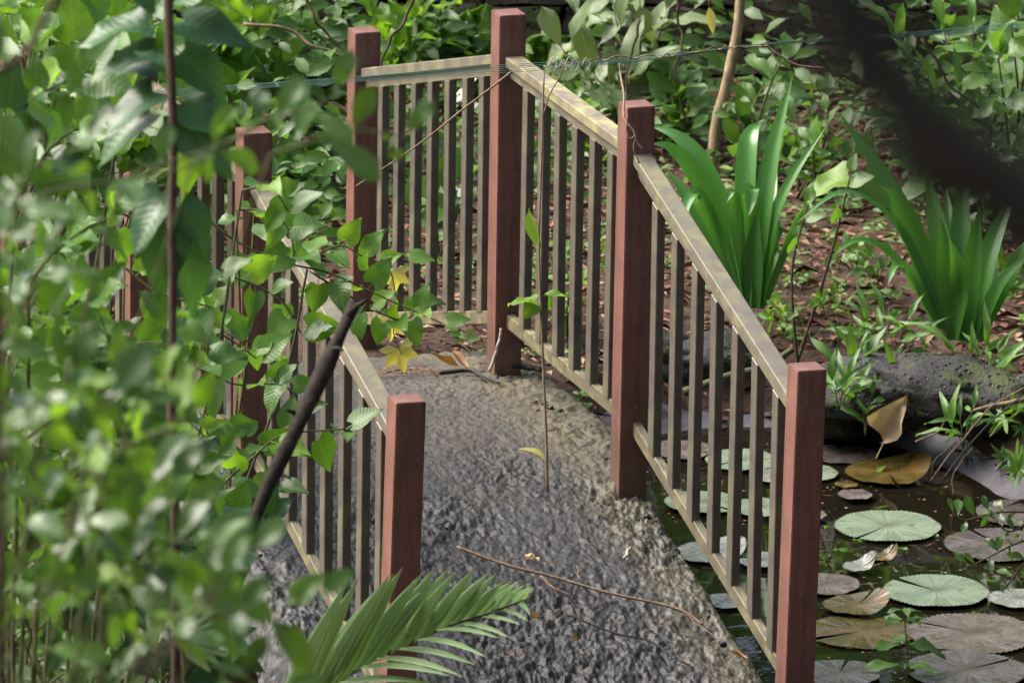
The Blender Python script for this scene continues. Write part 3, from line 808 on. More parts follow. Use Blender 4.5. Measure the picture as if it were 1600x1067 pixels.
# ------------------------------------------------------------------ lily pads
def pad(name, label, px, py, wpx, mat, notch_deg, z, teeth=34, cup=.0, notchw=.10, tilt=(0, 0), ragged=.04, group='lily pads on the pond', fold=0.):
    c = at(px, py, z=z); R = wpx/px_m(np.dot(c-CAM, _F))/2
    nr, na = 7, teeth*2; V = []; UV = []; Fc = []
    a0 = math.radians(notch_deg); gap = notchw
    for j in range(nr+1):
        r = (j/nr)**.85
        for i in range(na+1):
            f = i/na; a = a0+gap*(1-r*.3)*.5+(2*math.pi-gap)*f
            rr = R*r
            if j == nr: rr *= (1+.022*(1 if i % 2 else -1))*(1+ragged*math.sin(a*3+px)+ragged*.5*math.sin(a*7+py))
            x, y = rr*math.cos(a), rr*math.sin(a)
            zz = cup*R*r**3+.0015*math.sin(a*5+px)*r*r+.001*math.sin(a*11+py)*r
            if fold: zz += fold*R*max(0, x/R)**2
            V.append((x, y, zz+x*tilt[0]+y*tilt[1])); UV.append((f, r))
    for j in range(nr):
        for i in range(na):
            a = j*(na+1)+i; Fc.append((a, a+1, a+na+2, a+na+1))
    b = len(V)
    me = make_mesh(name, V, Fc, M[mat], True, UV)
    return link(name, me, None, c, label, 'lily pad', group)
LP = [
 ('largest pale green lily pad with toothed rim, right of the front red post', 1387, 821, 166, 'pad_green', 215, .012),
 ('pale green lily pad with brown centre at lower right of the pond', 1462, 922, 165, 'pad_green', 120, .014),
 ('small folded silver lily pad between the two large green pads', 1342, 884, 52, 'pad_grey', 330, .016),
 ('tiny brown lily pad with a pink centre beside the folded silver pad', 1380, 869, 44, 'pad_olive', 20, .010),
 ('pinkish lily pad half hidden behind the front red post, below the largest green pad', 1288, 912, 112, 'pad_pink', 200, .009),
 ('broad brown lily pad with orange centre under the curled straw leaf', 1388, 737, 134, 'pad_olive', 260, .013),
 ('pale grey green lily pad just right of the front red post near the bank', 1268, 738, 84, 'pad_green', 170, .012),
 ('small round olive lily pad left of the broad brown pad', 1322, 756, 36, 'pad_olive', 90, .015),
 ('narrow pink lily pad floating above the largest green pad', 1336, 772, 54, 'pad_pink', 10, .017),
 ('wide dull purple lily pad against the bank behind the broad brown pad', 1318, 709, 110, 'pad_purple', 80, .007),
 ('pink white lily pad edge peeking between front red post and largest green pad', 1262, 803, 60, 'pad_pink', 150, .016),
 ('pale green lily pad behind the lower balusters of the front right railing', 1098, 784, 120, 'pad_green', 300, .012),
 ('second pale green lily pad behind the balusters, nearer the front post', 1190, 792, 100, 'pad_green', 250, .015),
 ('curled grey lily pad behind the lower balusters beside the deck edge', 1110, 862, 112, 'pad_grey', 60, .011),
 ('grey lily pad behind the last balusters before the front post', 1192, 874, 84, 'pad_grey', 140, .014),
 ('toothed grey lily pad low behind the railing close to the deck', 1132, 938, 74, 'pad_grey', 220, .012),
 ('purple brown lily pad with spiky rim under the leafy sprig at right edge', 1560, 850, 170, 'pad_purple', 100, .009),
 ('crumpled olive and pink lily pad right of the front red post', 1338, 944, 104, 'pad_olive', 40, .019),
 ('big olive lily pad with pink sheen at the foot of the front red post', 1345, 986, 172, 'pad_olive', 190, .007),
 ('big wet pink and olive lily pad below the brown centred green pad', 1520, 988, 204, 'pad_pink', 130, .008),
 ('slate grey lily pad at the bottom beside the front red post', 1312, 1050, 128, 'pad_purple', 60, .013),
 ('wide purple lily pad along the bottom right edge of the photo', 1510, 1046, 190, 'pad_purple', 20, .014),
 ('faded pink lily pad nearest the second red post behind the railing', 1062, 702, 104, 'pad_pink', 330, .008),
 ('faded grey green lily pad by the far bank behind the front right railing', 1160, 718, 116, 'pad_green', 200, .010),
 ('grey pad floating behind the upper balusters near the front post', 1215, 742, 82, 'pad_grey', 270, .013),
 ('lilac sheened lily pad at the far right edge against the liner', 1592, 800, 136, 'pad_purple', 180, .010),
 ('grey lily pad cut by the right edge below the leafy sprig', 1592, 934, 96, 'pad_grey', 90, .012),
]
for k, (lb, px, py, wp, mt, nd, z) in enumerate(LP):
    big = wp > 90
    pad('lily_pad', lb, px, py, wp, mt, nd, z+.002*(k % 3), teeth=64 if big else 30, cup=rnd(.0, .012), notchw=rnd(.06, .16),
        tilt=(rnd(-.008, .008), rnd(-.008, .008)), ragged=rnd(.006, .022), fold=.9 if 'folded' in lb else (.35 if 'curled' in lb or 'crumpled' in lb else 0))
# floating fragments of leaf
FR = [(1290, 825, .05), (1300, 858, .05), (1470, 838, .06), (1420, 858, .05), (1255, 842, .04), (1392, 790, .04), (1540, 905, .05), (1330, 842, .05)]
FRL = ['left of the largest green pad', 'below the left rim of the largest green pad', 'right below the largest green pad', 'off the lower right of the largest pad', 'close to the front red post', 'just above the largest green pad', 'by the right edge sprig', 'under the largest green pad']
for i, (px, py, s) in enumerate(FR):
    c = at(px, py, z=.006); me = random.choice(LEAF['lance']); o = link('floating_leaf', me, None, c, 'thin green leaf afloat on the water, '+FRL[i], 'leaf', 'leaf fragments on the water')
    o.rotation_euler = (0, 0, rnd(0, 6.28)); o.scale = (s*2.2,)*3
def lobed(mat, lobes=5, deep=.5, curl=.25, name='lobed_leaf'):
    V = [(0, 0, 0)]; UV = [(.5, 0)]; n = lobes*8
    for i in range(n+1):
        f = i/n; a = math.radians(-130+260*f)
        k = 1-abs(math.cos(f*math.pi*lobes)); r = (.45+.55*(1-abs(f-.5)*1.1))*(deep-.12+(1.12-deep)*k)
        for s in (.5, 1.):
            V.append((r*s*math.sin(a), r*s*math.cos(a)+.0, curl*(s*s)*(math.sin(f*9)*.4-.5*r))); UV.append((.5+.5*math.sin(a)*s, s))
    Fc = []
    for i in range(n):
        a = 1+2*i; Fc += [(0, a+2, a), (a, a+2, a+3, a+1)]
    return make_mesh(name, V, Fc, M[mat], True, UV)
LEAF['maple_yellow'] = [lobed('yellow', 5, .74, .5), lobed('yellow', 5, .68, .9)]
LEAF['maple_green'] = [lobed('fresh', 5, .45, .3), lobed('heart', 5, .5, .4)]
# curled straw leaf standing on the brown pad
c = at(1368, 716, z=.03); root = thing('dry_leaf', 'large curled straw coloured dead leaf standing on the broad brown lily pad', 'leaf', c)
v, f, uv = leaf_geo('lance', .62, .9, -.1, petiole=.35, twist=.8, wave=1.)
d_ = at(1392, 668, z=.16)-c
place(make_mesh('blade', v, f, M['straw'], True, uv), root, c, c, d_, (-.7, -.6, .4), .22, 'blade')
c = at(1388, 727, z=.03); o = link('pale_leaf', LEAF['fresh'][0], None, c, 'small pale green leaf lying on the broad brown lily pad', 'leaf'); o.scale = (.06,)*3; o.rotation_euler = (0, .2, 2.)

V = []; Fc = []
for i in range(700):
    c = at(rnd(1010, 1620), rnd(690, 1075), z=.004)
    if float(pond_sd(np.array([c[0]]), np.array([c[1]]))[0]) > -.05 or c[0] < .8: continue
    a = rnd(0, 6.28); L = rnd(.004, .02) if random.random() < .8 else rnd(.03, .09); w_ = L*.3 if L < .02 else .0015; b = len(V)
    for lx, ly in ((0, 0), (w_, L*.5), (0, L), (-w_, L*.5)): V.append((c[0]+lx*math.cos(a)-ly*math.sin(a), c[1]+lx*math.sin(a)+ly*math.cos(a), .004+rnd(0, .001)))
    Fc.append((b, b+1, b+2, b+3))
link('pond_debris', make_mesh('pond_debris', V, Fc, M['litter']), label='specks of leaf and needle debris floating on the pond', cat='debris', kind='stuff')
# ------------------------------------------------------------------ strap-leaved lilies
def strap(P, root, rootloc, px, d0, wpx, ddepth=0., face=None, dip=.0):
    n = len(px); ds = [d0+ddepth*(i/(n-1))**1.5 for i in range(n)]
    pts = catmull(poly_px(px, ds), 6); m = len(pts); V = []; UV = []; Fc = []
    wd = wpx/px_m(d0)/2*.98
    view = -_F
    for i in range(m):
        t = i/(m-1); tg = pts[min(i+1, m-1)]-pts[max(i-1, 0)]; tg /= np.linalg.norm(tg)+1e-9
        nr = (face if face is not None else view*.75+np.array([-.25, 0, .6])); nr = nr-tg*np.dot(nr, tg); nr /= np.linalg.norm(nr)+1e-9
        sd_ = np.cross(tg, nr); w_ = wd*min(1, .55+t*1.3)*(1 if t < .45 else max(0.015, 1-((t-.45)/.55)**1.7))
        for u in (-1, -.5, 0, .5, 1):
            V.append(pts[i]+sd_*u*w_+nr*abs(u)*w_*.38-rootloc); UV.append((.5+.5*u, t))
    for i in range(m-1):
        for k in range(4):
            a = i*5+k; Fc.append((a, a+1, a+6, a+5))
    link('leaf', make_mesh('strap_leaf', V, Fc, M['crinum'], True, UV), root)
c1 = at(1178, 486, z=.33)
D1 = float(np.dot(c1-CAM, _F)); r1 = thing('strap_lily', 'clump of glossy strap leaved lily just behind the front right handrail', 'plant', c1, 'strap leaved lilies on the bank')
FL = np.array([-.6, -.3, .7])
for px, wpx, dd, fc in [
    ([(1180, 480), (1188, 360), (1208, 235), (1238, 120)], 33, .05, None),
    ([(1166, 480), (1164, 350), (1168, 240), (1176, 205), (1190, 192)], 34, .12, None),
    ([(1172, 482), (1170, 380), (1171, 318), (1173, 296), (1172, 318), (1170, 338)], 30, -.12, np.array([.0, -.6, .8])),
    ([(1160, 480), (1140, 350), (1100, 258), (1060, 215), (1018, 198)], 30, .15, FL),
    ([(1158, 478), (1128, 350), (1085, 268), (1045, 232), (1015, 225)], 30, -.1, FL),
    ([(1156, 476), (1122, 370), (1098, 318), (1085, 303), (1074, 322), (1072, 345)], 26, -.2, np.array([-.5, -.6, .6])),
    ([(1186, 480), (1208, 350), (1240, 275), (1292, 196)], 20, -.05, np.array([-.8, -.5, .2])),
    ([(1188, 480), (1204, 400), (1212, 366), (1216, 352), (1208, 378), (1200, 400)], 20, .1, np.array([.6, -.5, .5])),
    ([(1152, 478), (1110, 370), (1075, 310), (1040, 262)], 26, .1, None),
    ([(1170, 480), (1150, 380), (1138, 300)], 30, .2, None),
    ([(1180, 480), (1178, 400), (1184, 330)], 32, -.06, None),
    ([(1150, 480), (1110, 410), (1078, 380), (1052, 392)], 22, -.1, FL),
    ([(1190, 482), (1205, 420), (1214, 340)], 26, .15, None),
    ([(1192, 482), (1222, 400), (1248, 340), (1262, 318), (1276, 330)], 18, -.1, np.array([.4, -.4, .8])),
    ([(1160, 482), (1130, 390), (1102, 300), (1082, 240)], 24, .2, None),
    ([(1176, 482), (1158, 400), (1150, 330), (1146, 300), (1136, 316)], 22, -.1, np.array([-.3, -.5, .8])),
    ([(1186, 482), (1196, 380), (1206, 300), (1214, 262)], 22, .2, None)]:
    strap(None, r1, c1, px, D1, wpx, dd, fc)
c2 = at(1505, 540, z=.33)
D2 = float(np.dot(c2-CAM, _F)); r2 = thing('strap_lily', 'larger clump of strap leaved lily on the bank above the dark boulder', 'plant', c2, 'strap leaved lilies on the bank')
for px, wpx, dd, fc in [
    ([(1492, 530), (1440, 400), (1385, 285), (1313, 178)], 36, .1, None),
    ([(1480, 520), (1420, 385), (1365, 320), (1310, 303), (1245, 348)], 22, -.25, np.array([-.2, -.2, 1.])),
    ([(1482, 520), (1440, 400), (1405, 320), (1376, 292)], 38, -.1, None),
    ([(1500, 530), (1470, 380), (1447, 262)], 36, .1, None),
    ([(1508, 530), (1502, 380), (1506, 235)], 36, .15, None),
    ([(1470, 520), (1436, 450), (1412, 420), (1398, 418), (1387, 446)], 22, -.2, np.array([-.4, -.5, .7])),
    ([(1520, 530), (1545, 400), (1590, 290)], 34, .1, None),
    ([(1528, 530), (1562, 450), (1612, 395)], 30, -.1, FL),
    ([(1498, 530), (1482, 430), (1470, 340)], 36, -.15, None),
    ([(1510, 535), (1520, 420), (1532, 320)], 34, -.1, None),
    ([(1486, 530), (1452, 440), (1420, 370)], 34, .05, None),
    ([(1515, 535), (1540, 470), (1560, 380)], 32, .1, None),
    ([(1490, 530), (1500, 440), (1484, 372)], 32, -.2, None),
    ([(1478, 528), (1420, 430), (1372, 385), (1335, 378), (1300, 400)], 20, -.15, np.array([-.2, -.3, 1.])),
    ([(1530, 532), (1575, 440), (1610, 380), (1650, 372)], 24, -.1, np.array([.2, -.3, 1.])),
    ([(1486, 528), (1432, 390), (1392, 300), (1348, 236)], 28, .2, None),
    ([(1505, 532), (1490, 400), (1478, 290)], 30, .2, None)]:
    strap(None, r2, c2, px, D2, wpx, dd, fc)

M['crinum_dead'] = leaf_mat('withered_strap_leaf', (.20, .13, .06), (.32, .23, .11), .6, vein=0, trans=.15, par=9.)
_keep = M['crinum']; M['crinum'] = M['crinum_dead']
for px, wpx, dd in [([(1160, 482), (1140, 470), (1118, 486)], 16, -.1), ([(1192, 484), (1212, 474), (1228, 492)], 14, -.1)]:
    strap(None, r1, c1, px, D1, wpx, dd, FL)
for px, wpx, dd in [([(1484, 532), (1462, 520), (1444, 542)], 18, -.1), ([(1526, 536), (1552, 530), (1572, 552)], 16, -.1)]:
    strap(None, r2, c2, px, D2, wpx, dd, FL)
M['crinum'] = _keep
# ------------------------------------------------------------------ shrubs and saplings behind the bridge
def bush(name, label, cat, basepx, zb, tops, kind, size, n, group=None, opposite=False, mat='stem', r=(.008, .003), start=.3, alt=None, lift=.1, spread=1., sub=0):
    b = at(basepx[0], basepx[1], z=zb); b[2] = gz(b[0], b[1])
    d0 = float(np.dot(b-CAM, _F)); P = Plant(name, label, cat, b, group); size *= 1.08; n = max(n, int(round(n*1.35)))
    for (px, py, dd) in tops:
        tip = at(px, py, d0+dd)
        if tip[2] < b[2]+.08: tip[2] = b[2]+.08
        midp = b*.5+tip*.5+np.array([rnd(-.04, .04), rnd(-.04, .04), rnd(.03, .12)])
        st = b+np.array([rnd(-.05, .05), rnd(-.05, .05), 0]); st[2] = gz(st[0], st[1])-.02
        pts = catmull([st, midp, tip], 6)
        P.stem(pts, r, mat)
        P.along(pts, kind, size, n, start, opposite, spread, lift, alt=alt)
        for k in range(sub):
            q = pts[int(len(pts)*rnd(.4, .8))]; e = q+np.array([rnd(-.2, .2), rnd(-.2, .2), rnd(-.02, .15)])
            pp = catmull([q, (q+e)/2+np.array([0, 0, .03]), e], 4); P.stem(pp, [r[1], r[1]*.5], mat)
            P.along(pp, kind, size, max(3, n//2), .2, opposite, spread, lift, alt=alt)
    return P
BG = 'shrubs behind the bridge'
bush('shrub', 'serrated bright green shrub between the two far posts of the right railing', 'shrub', (668, 120), .55, [(610, 40, .1), (655, 20, 0), (690, 8, -.1), (640, 75, -.2), (720, 60, .2), (700, 45, 0)], 'mid', .13, 7, BG, True, 'stem_brown', alt=['fresh'])
bush('shrub', 'lime leaved sapling just right of the far left red post', 'shrub', (612, 150), .5, [(600, 60, 0), (650, 22, .1), (585, 20, .2), (640, 40, -.1)], 'fresh', .12, 5, BG, True, 'stem_brown')
bush('shrub', 'shrub with broad pale leaves behind the level right railing', 'shrub', (965, 215), .45, [(905, 30, .1), (880, 80, -.1), (960, 20, 0), (1020, 60, .1), (1000, 10, .2), (930, 120, -.2), (1040, 25, .1), (985, 130, -.15)], 'pale', .21, 4, BG, False, 'stem_brown', start=.4)
bush('shrub', 'low fresh green shrub beneath the pale leaved shrub', 'shrub', (905, 235), .45, [(870, 150, 0), (915, 130, 0), (940, 170, -.1), (860, 190, .1), (895, 160, -.2)], 'mid', .10, 6, BG, False, alt=['fresh'])
bush('shrub', 'small shrub with whorled leaves between pale shrub and bamboo stake', 'shrub', (1065, 250), .42, [(1040, 130, .1), (1060, 140, .1), (1030, 175, .1), (1050, 100, .2)], 'mid', .13, 6, BG, False)
bush('sapling', 'slender sapling with oval leaves right of the bamboo stake', 'shrub', (1150, 275), .42, [(1195, 130, .2), (1180, 170, .2), (1225, 90, .2), (1190, 215, .1)], 'mid', .13, 5, BG, False)
bush('sapling', 'faint low shrub in the dark hollow under the blurred branch', 'shrub', (1260, 300), .42, [(1230, 190, .1), (1290, 180, .1), (1330, 200, .1), (1270, 230, -.1), (1310, 250, 0)], 'mid', .11, 6, BG, False)
bush('shrub', 'dense willow leaved shrub at the upper right edge', 'shrub', (1510, 330), .42, [(1400, 60, .1), (1430, 110, 0), (1470, 20, .2), (1520, 40, .1), (1560, 90, 0), (1590, 30, .1), (1450, 190, -.1), (1500, 150, -.2), (1550, 190, -.1), (1420, 160, 0), (1595, 150, -.1), (1470, 250, -.2), (1570, 260, -.2)], 'lance', .19, 7, BG, False, 'stem_brown', start=.35, alt=['mid'])
bush('shrub', 'broad round leaved shrub overhanging at the top right corner', 'shrub', (1600, 330), .42, [(1560, 90, -.5), (1580, 40, -.5), (1600, 110, -.4), (1590, 10, -.4)], 'bigmid', .19, 3, BG, False, 'stem_brown', start=.6)
bush('shrub', 'glossy oval leaved shrub below the willow leaved shrub at right', 'shrub', (1560, 380), .42, [(1510, 210, -.3), (1545, 240, -.3), (1590, 230, -.3), (1530, 270, -.3), (1585, 290, -.3)], 'shrub', .13, 6, BG, False)
bush('shrub', 'bright green bush filling the upper left corner', 'shrub', (90, 260), .45, [(20, 20, 0), (60, 60, -.1), (110, 10, .1), (150, 50, 0), (30, 110, -.2), (100, 110, -.2), (170, 100, 0), (60, 160, -.3), (140, 150, -.3), (10, 180, -.3), (190, 30, .1)], 'heart_fresh', .15, 7, BG, False, 'stem', alt=['heart', 'heart'], start=.3, sub=1)  # brighter leaf colour stands in for the strong light at upper left
bush('shrub', 'sunlit light green bush behind the tall heart leaved stem', 'shrub', (300, 260), .45, [(230, 30, 0), (290, 20, .1), (340, 40, 0), (380, 10, .1), (260, 90, -.1), (330, 100, -.1), (390, 70, 0), (300, 150, -.2), (370, 150, -.2), (240, 150, -.2)], 'heart_fresh', .14, 7, BG, False, 'stem', alt=['heart', 'fresh'], sub=1)  # bright light on this bush is put into its lighter leaf colour
bush('shrub', 'tangled thin stemmed shrub left of the far left red post', 'shrub', (470, 240), .45, [(420, 40, 0), (450, 10, .1), (490, 30, 0), (520, 60, -.1), (410, 100, -.1), (470, 90, -.1), (505, 120, -.1), (440, 140, -.2), (530, 20, 0)], 'mid', .13, 6, BG, False, 'stem_brown', alt=['pale'], sub=1)
bush('shrub', 'low leafy bush left of the far end of the bridge', 'shrub', (150, 420), .4, [(100, 230, -.1), (160, 210, 0), (210, 240, -.1), (60, 250, -.2), (130, 290, -.3), (200, 310, -.3), (30, 300, -.4)], 'heart', .13, 7, BG, False, alt=['heart_fresh'], sub=1)
bush('shrub', 'leafy sprouts at the foot of the far left red post', 'shrub', (455, 330), .36, [(430, 210, 0), (470, 220, 0), (500, 240, 0), (450, 260, -.1), (420, 280, -.1)], 'heart', .10, 5, BG, False)
# heart-leaved sapling between the lilies
P = bush('sapling', 'thin sapling with two big heart leaves between the strap lilies', 'shrub', (1240, 520), .33, [(1330, 270, .1), (1262, 320, 0)], 'heart', .08, 2, None, False, 'stem_brown', r=(.008, .004), start=.7)
P.leaf('heart', at(1335, 262, 32.4), CR*.9-CU*.8, .20, up=-_F+CU*.8); P.leaf('heart_fresh', at(1345, 268, 32.4), -CR*1.-CU*.4, .18, up=-_F+CU*1.2)
P.leaf('heart', at(1345, 250, 32.5), CR*.1+CU*.3, .10)
# heavier leaved shrubs through the railing gaps
bush('shrub', 'green sprouts behind the level railing near the second red post', 'shrub', (880, 500), .33, [(850, 380, .1), (880, 420, 0), (910, 440, 0), (940, 400, .1), (870, 460, -.1)], 'fresh', .07, 5, BG, False)
bush('shrub', 'large leaved seedling behind the far sloping railing', 'shrub', (690, 400), .36, [(680, 300, 0), (710, 290, 0), (660, 330, 0)], 'heart', .13, 3, BG, False, start=.5)

# ferns
def fern(label, basepx, zb, tips, dd0=0.):
    b = at(basepx[0], basepx[1], z=zb); b[2] = gz(b[0], b[1]); d0 = float(np.dot(b-CAM, _F))+dd0
    root = thing('fern', label, 'fern', b, 'ferns by the terrace wall')
    for px, py in tips:
        tip = at(px, py, d0); pts = catmull([b, b*.45+tip*.55+np.array([0, 0, .10]), tip], 8)
        its = []; m = len(pts)
        for i in range(2, m):
            for s in np.linspace(0, 1, 3, endpoint=False):
                t = (i-1+s)/(m-1)
                p = pts[i-1]*(1-s)+pts[i]*s; tg = pts[i]-pts[i-1]; tg /= np.linalg.norm(tg); sdv = np.cross(tg, [0, 0, 1.]); sdv /= np.linalg.norm(sdv)+1e-6
                for q in (-1, 1): its.append((p, sdv*q+tg*.35-np.array([0, 0, .2]), np.array([0, -.1, 1.]), .085*math.sin(math.pi*min(1, .12+t*.9))+.006))
        v, f, uv = leaflet_mesh(its, 'lance', .26); Vt, Ft = tube(pts, [.003, .001], 4)
        v, f, uv = with_tubes(v, f, uv, Vt, Ft); link('frond', make_mesh('frond', v-b, f, M['fresh'], True, uv), root)
fern('light green fern left of the tallest red post', (745, 130), .5, [(680, 8), (700, 35), (715, 60), (760, 5), (730, 15)])
fern('mossy green fern at the right shoulder of the tallest red post', (862, 130), .5, [(830, 70), (850, 55), (890, 75), (835, 95), (905, 100)])

# bamboo stake
b = at(1106, 285, z=.38); b[2] = gz(b[0], b[1])-.05; tip = at(1172, -80, float(np.dot(b-CAM, _F))-.05)
V, Fc = tube(wobble(np.array([b+(tip-b)*t for t in np.linspace(0, 1, 14)]), .008)-b, [.026, .019], 9)
link('wooden_stake', make_mesh('wooden_stake', V, Fc, M['stake']), None, b, 'pale leaning wooden stake behind the strap lily', 'stake')
# yellow leaf hanging in front of the wall
p0 = at(1108, -10, 33.); P = Plant('hanging_leaf', 'withered yellow leaf hanging left of the leaning stake', 'leaf', p0)
P.stem([p0, at(1108, 12, 33.)], [.003, .002], 'twig'); P.leaf([make_mesh('yellow_leaf', *leaf_geo('lance', .35, .3, .1, petiole=.05)[:2], M['yellow'], True, leaf_geo('lance', .35, .3, .1, petiole=.05)[2])], at(1108, 10, 33.), CR*.15-CU, .11, up=-_F)
# green branch lying behind the railing, grey twig lying
def stick(name, label, px, d, r, mat, cat='twig', group=None, n=6, wob=.004, z=None):
    pts = np.array([at(a, b_, z=z) for a, b_ in px]) if z is not None else poly_px(px, d)
    pts = wobble(catmull(pts, 6), wob); c = pts[0].copy()
    V, Fc = tube(pts-c, r, n)
    return link(name, make_mesh(name, V, Fc, M[mat]), None, c, label, cat, group)
stick('green_cane', 'green cane lying along the bank behind the front right railing', [(1068, 613), (1130, 592), (1200, 570), (1240, 545)], 31.2, [.018, .012], 'palm' if False else 'stem', 'cane')
stick('fallen_branch', 'thin branch jutting over the boulder from the right edge', [(1520, 642), (1560, 632), (1600, 624), (1660, 612)], 31.0, [.007, .012], 'twig', 'branch')
STL = ['longest dry stalk slanting from boulder to liner', 'second long dry stalk beside the longest one', 'short dark stalk dangling over the liner edge', 'bent dark stalk touching the water by the brown pad']
for i, px in enumerate([[(1455, 750), (1500, 690), (1545, 640), (1610, 600)], [(1470, 752), (1520, 690), (1580, 630), (1620, 612)], [(1490, 775), (1492, 735), (1520, 700)], [(1456, 742), (1464, 715), (1495, 690)]]):
    stick('dry_stalk', STL[i], px, 30.9, [.0035, .0025], 'twig_dark' if i % 2 else 'twig', 'stalk', 'dry stalks over the boulder')
stick('twig', 'wiry twig arching against the boulder face', [(1430, 690), (1470, 670), (1482, 640), (1500, 618)], 31.0, [.003, .002], 'twig')
# small leafy seedlings, each its own plant
SE = [
 ('bright bamboo like seedling in front of the large boulder', (1505, 700), 30.95, [(1520, 640), (1485, 665), (1500, 655)], 'lance', .13, 3),
 ('grassy seedling right beside the front red post', (1310, 640), 31.2, [(1300, 600), (1325, 595), (1340, 605)], 'lance', .14, 3),
 ('upright yellow green shoot right of the front red post', (1352, 680), 31.3, [(1345, 630), (1362, 620), (1350, 640)], 'lance', .12, 2),
 ('arching grass seedling above the mossy bank stone', (1360, 610), 31.5, [(1310, 575), (1400, 585), (1350, 570), (1330, 560)], 'lance', .16, 3),
 ('clump of thin leaved seedlings left of the second strap lily', (1400, 560), 31.6, [(1350, 500), (1380, 490), (1420, 500), (1360, 530), (1440, 530)], 'lance', .13, 3),
 ('ivy like seedling with a lobed leaf over the boulder', (1420, 600), 31.4, [(1395, 588), (1415, 590)], 'maple_green', .07, 1),
 ('seedling with pointed leaves at the base of the sapling', (1225, 520), 31.9, [(1205, 500), (1230, 490), (1215, 480)], 'fresh', .06, 3),
 ('sprouting seedling in the leaf litter right of the sapling', (1290, 500), 32., [(1280, 470), (1300, 465), (1320, 480)], 'fresh', .06, 3),
 ('broad leaved seedling in the litter behind the sapling', (1330, 430), 32.6, [(1310, 400), (1335, 395), (1355, 410)], 'mid', .08, 3),
 ('leafy seedling left of the second strap lily base', (1375, 440), 32.4, [(1360, 400), (1385, 405), (1350, 420)], 'mid', .07, 3),
 ('pale seedling at the right end of the boulder', (1590, 660), 31., [(1560, 660), (1585, 640), (1600, 675)], 'maple_green', .08, 1),
 ('lobed leaf seedling hanging at the right edge under the boulder', (1605, 730), 30.9, [(1570, 715), (1590, 735)], 'maple_green', .09, 2),
 ('grass tuft at the top of the boulder near the second strap lily', (1530, 575), 31.5, [(1490, 550), (1540, 545), (1575, 560), (1560, 580)], 'lance', .16, 3),
 ('small rosette seedling on the dark soil right of the post', (1335, 625), 31.3, [(1330, 618), (1342, 616)], 'fresh', .035, 3),
 ('leafy seedlings under the right edge shrub', (1560, 470), 32.2, [(1545, 440), (1580, 430), (1600, 450), (1565, 410)], 'maple_green', .09, 2),
]
for lb, bp, d, tops, kind, size, n in SE:
    b = at(bp[0], bp[1], d); P = Plant('seedling', lb, 'seedling', b, 'seedlings on the bank')
    for px, py in tops:
        t = at(px, py, d+rnd(-.08, .05)); pts = catmull([b, (b+t)/2+np.array([0, 0, .02]), t], 4)
        P.stem(pts, [.003, .0015], 'stem', 4)
        P.along(pts, kind, size, n, .35, False, .9, .25)
# white blossom behind the far railing
b = at(718, 150, 33.6); P = Plant('white_flower', 'cluster of white blossom seen through the far railing', 'flower', b)
v, f, uv = leaf_geo('ellip', .6, .3, .3, petiole=.0); pm = [make_mesh('petal', v, f, M['flower'], True, uv)]
for k in range(16): P.leaf(pm, b+np.array([rnd(-.05, .05), rnd(-.03, .03), rnd(-.06, .06)]), np.array([rnd(-1, 1), rnd(-1, .2), rnd(-.3, 1)]), .045, name='petal')

# pond sprig at right and seedling at the bottom
P = Plant('pond_sprig', 'leafy sprig reaching over the lily pads from the right edge', 'plant', at(1640, 830, 29.9))
for px in ([(1640, 830), (1585, 850), (1545, 870), (1515, 885)], [(1640, 835), (1600, 880), (1560, 930), (1525, 955)], [(1630, 800), (1560, 800), (1510, 812), (1490, 802)], [(1635, 790), (1580, 830), (1545, 800)]):
    pts = catmull(poly_px(px, 29.9), 6); P.stem(pts, [.005, .002], 'stem_brown', 5); P.along(pts, 'shrub', .072, 7, .25, False, 1., .3)
b = at(1412, 1090, 28.9); P = Plant('pond_seedling', 'mint leaved seedling rising from the water at the bottom right', 'plant', b)
pts = catmull([b, at(1418, 1030, 28.9), at(1412, 950, 28.9)], 6); P.stem(pts, [.004, .002], 'stem', 5)
for py, sz, k in ((1040, .13, 3), (1005, .12, 3), (970, .08, 4), (952, .055, 4)):
    for j in range(k):
        a = j*6.28/k+py; P.leaf('mid', at(1413, py, 28.9), CR*math.cos(a)+_F*math.sin(a)*.8+CU*rnd(-.1, .3), sz, up=CU-_F*.5)

# ------------------------------------------------------------------ wires, vines and sticks about the railing
rootp = at(-60, 168, 28.0); wr = thing('wire_bundle', 'bundle of thin green wires stretched across in front of the far posts', 'wire', rootp)
for k in range(5):
    o = k*2.6-5
    pts = catmull(poly_px([(-60, 172+o), (250, 146+o*.8), (540, 125+o*.7), (800, 107+o*1.1), (1000, 93+o*.5), (1190, 70+o*.3), (1400, 56+o*.6), (1680, 34+o)], [28.2, 28.2, 28.1, 28., 28., 28., 28., 28.]), 5)
    V, Fc = tube(wobble(pts, .002)-rootp, .0010, 4); link('wire', make_mesh('wire', V, Fc, M['wire']), wr)
b = at(850, 106, 27.95); P = Plant('dry_vine', 'dry tan vine twisted round the wires beyond the tallest post', 'vine', b)
hel = []
for i in range(160):
    t = i/159; px = 850+350*t; ph_ = t*40+5*math.sin(t*9)+3*math.sin(t*23); py = 103-33*t+math.sin(ph_)*3.2*(1-.4*t)+2*math.sin(t*15); hel.append(at(px, py, 27.95+.012*math.cos(ph_)))
P.stem(hel, .0026, 'twig', 5, 'vine_stem')
P.stem(catmull(poly_px([(1195, 70), (1215, 85), (1245, 102), (1290, 107)], 27.95), 6), [.005, .003], 'twig', 5, 'vine_stem')
P.stem(catmull(poly_px([(884, 100), (872, 125), (858, 150), (850, 178)], 27.95), 6), .0026, 'twig', 5, 'vine_stem')
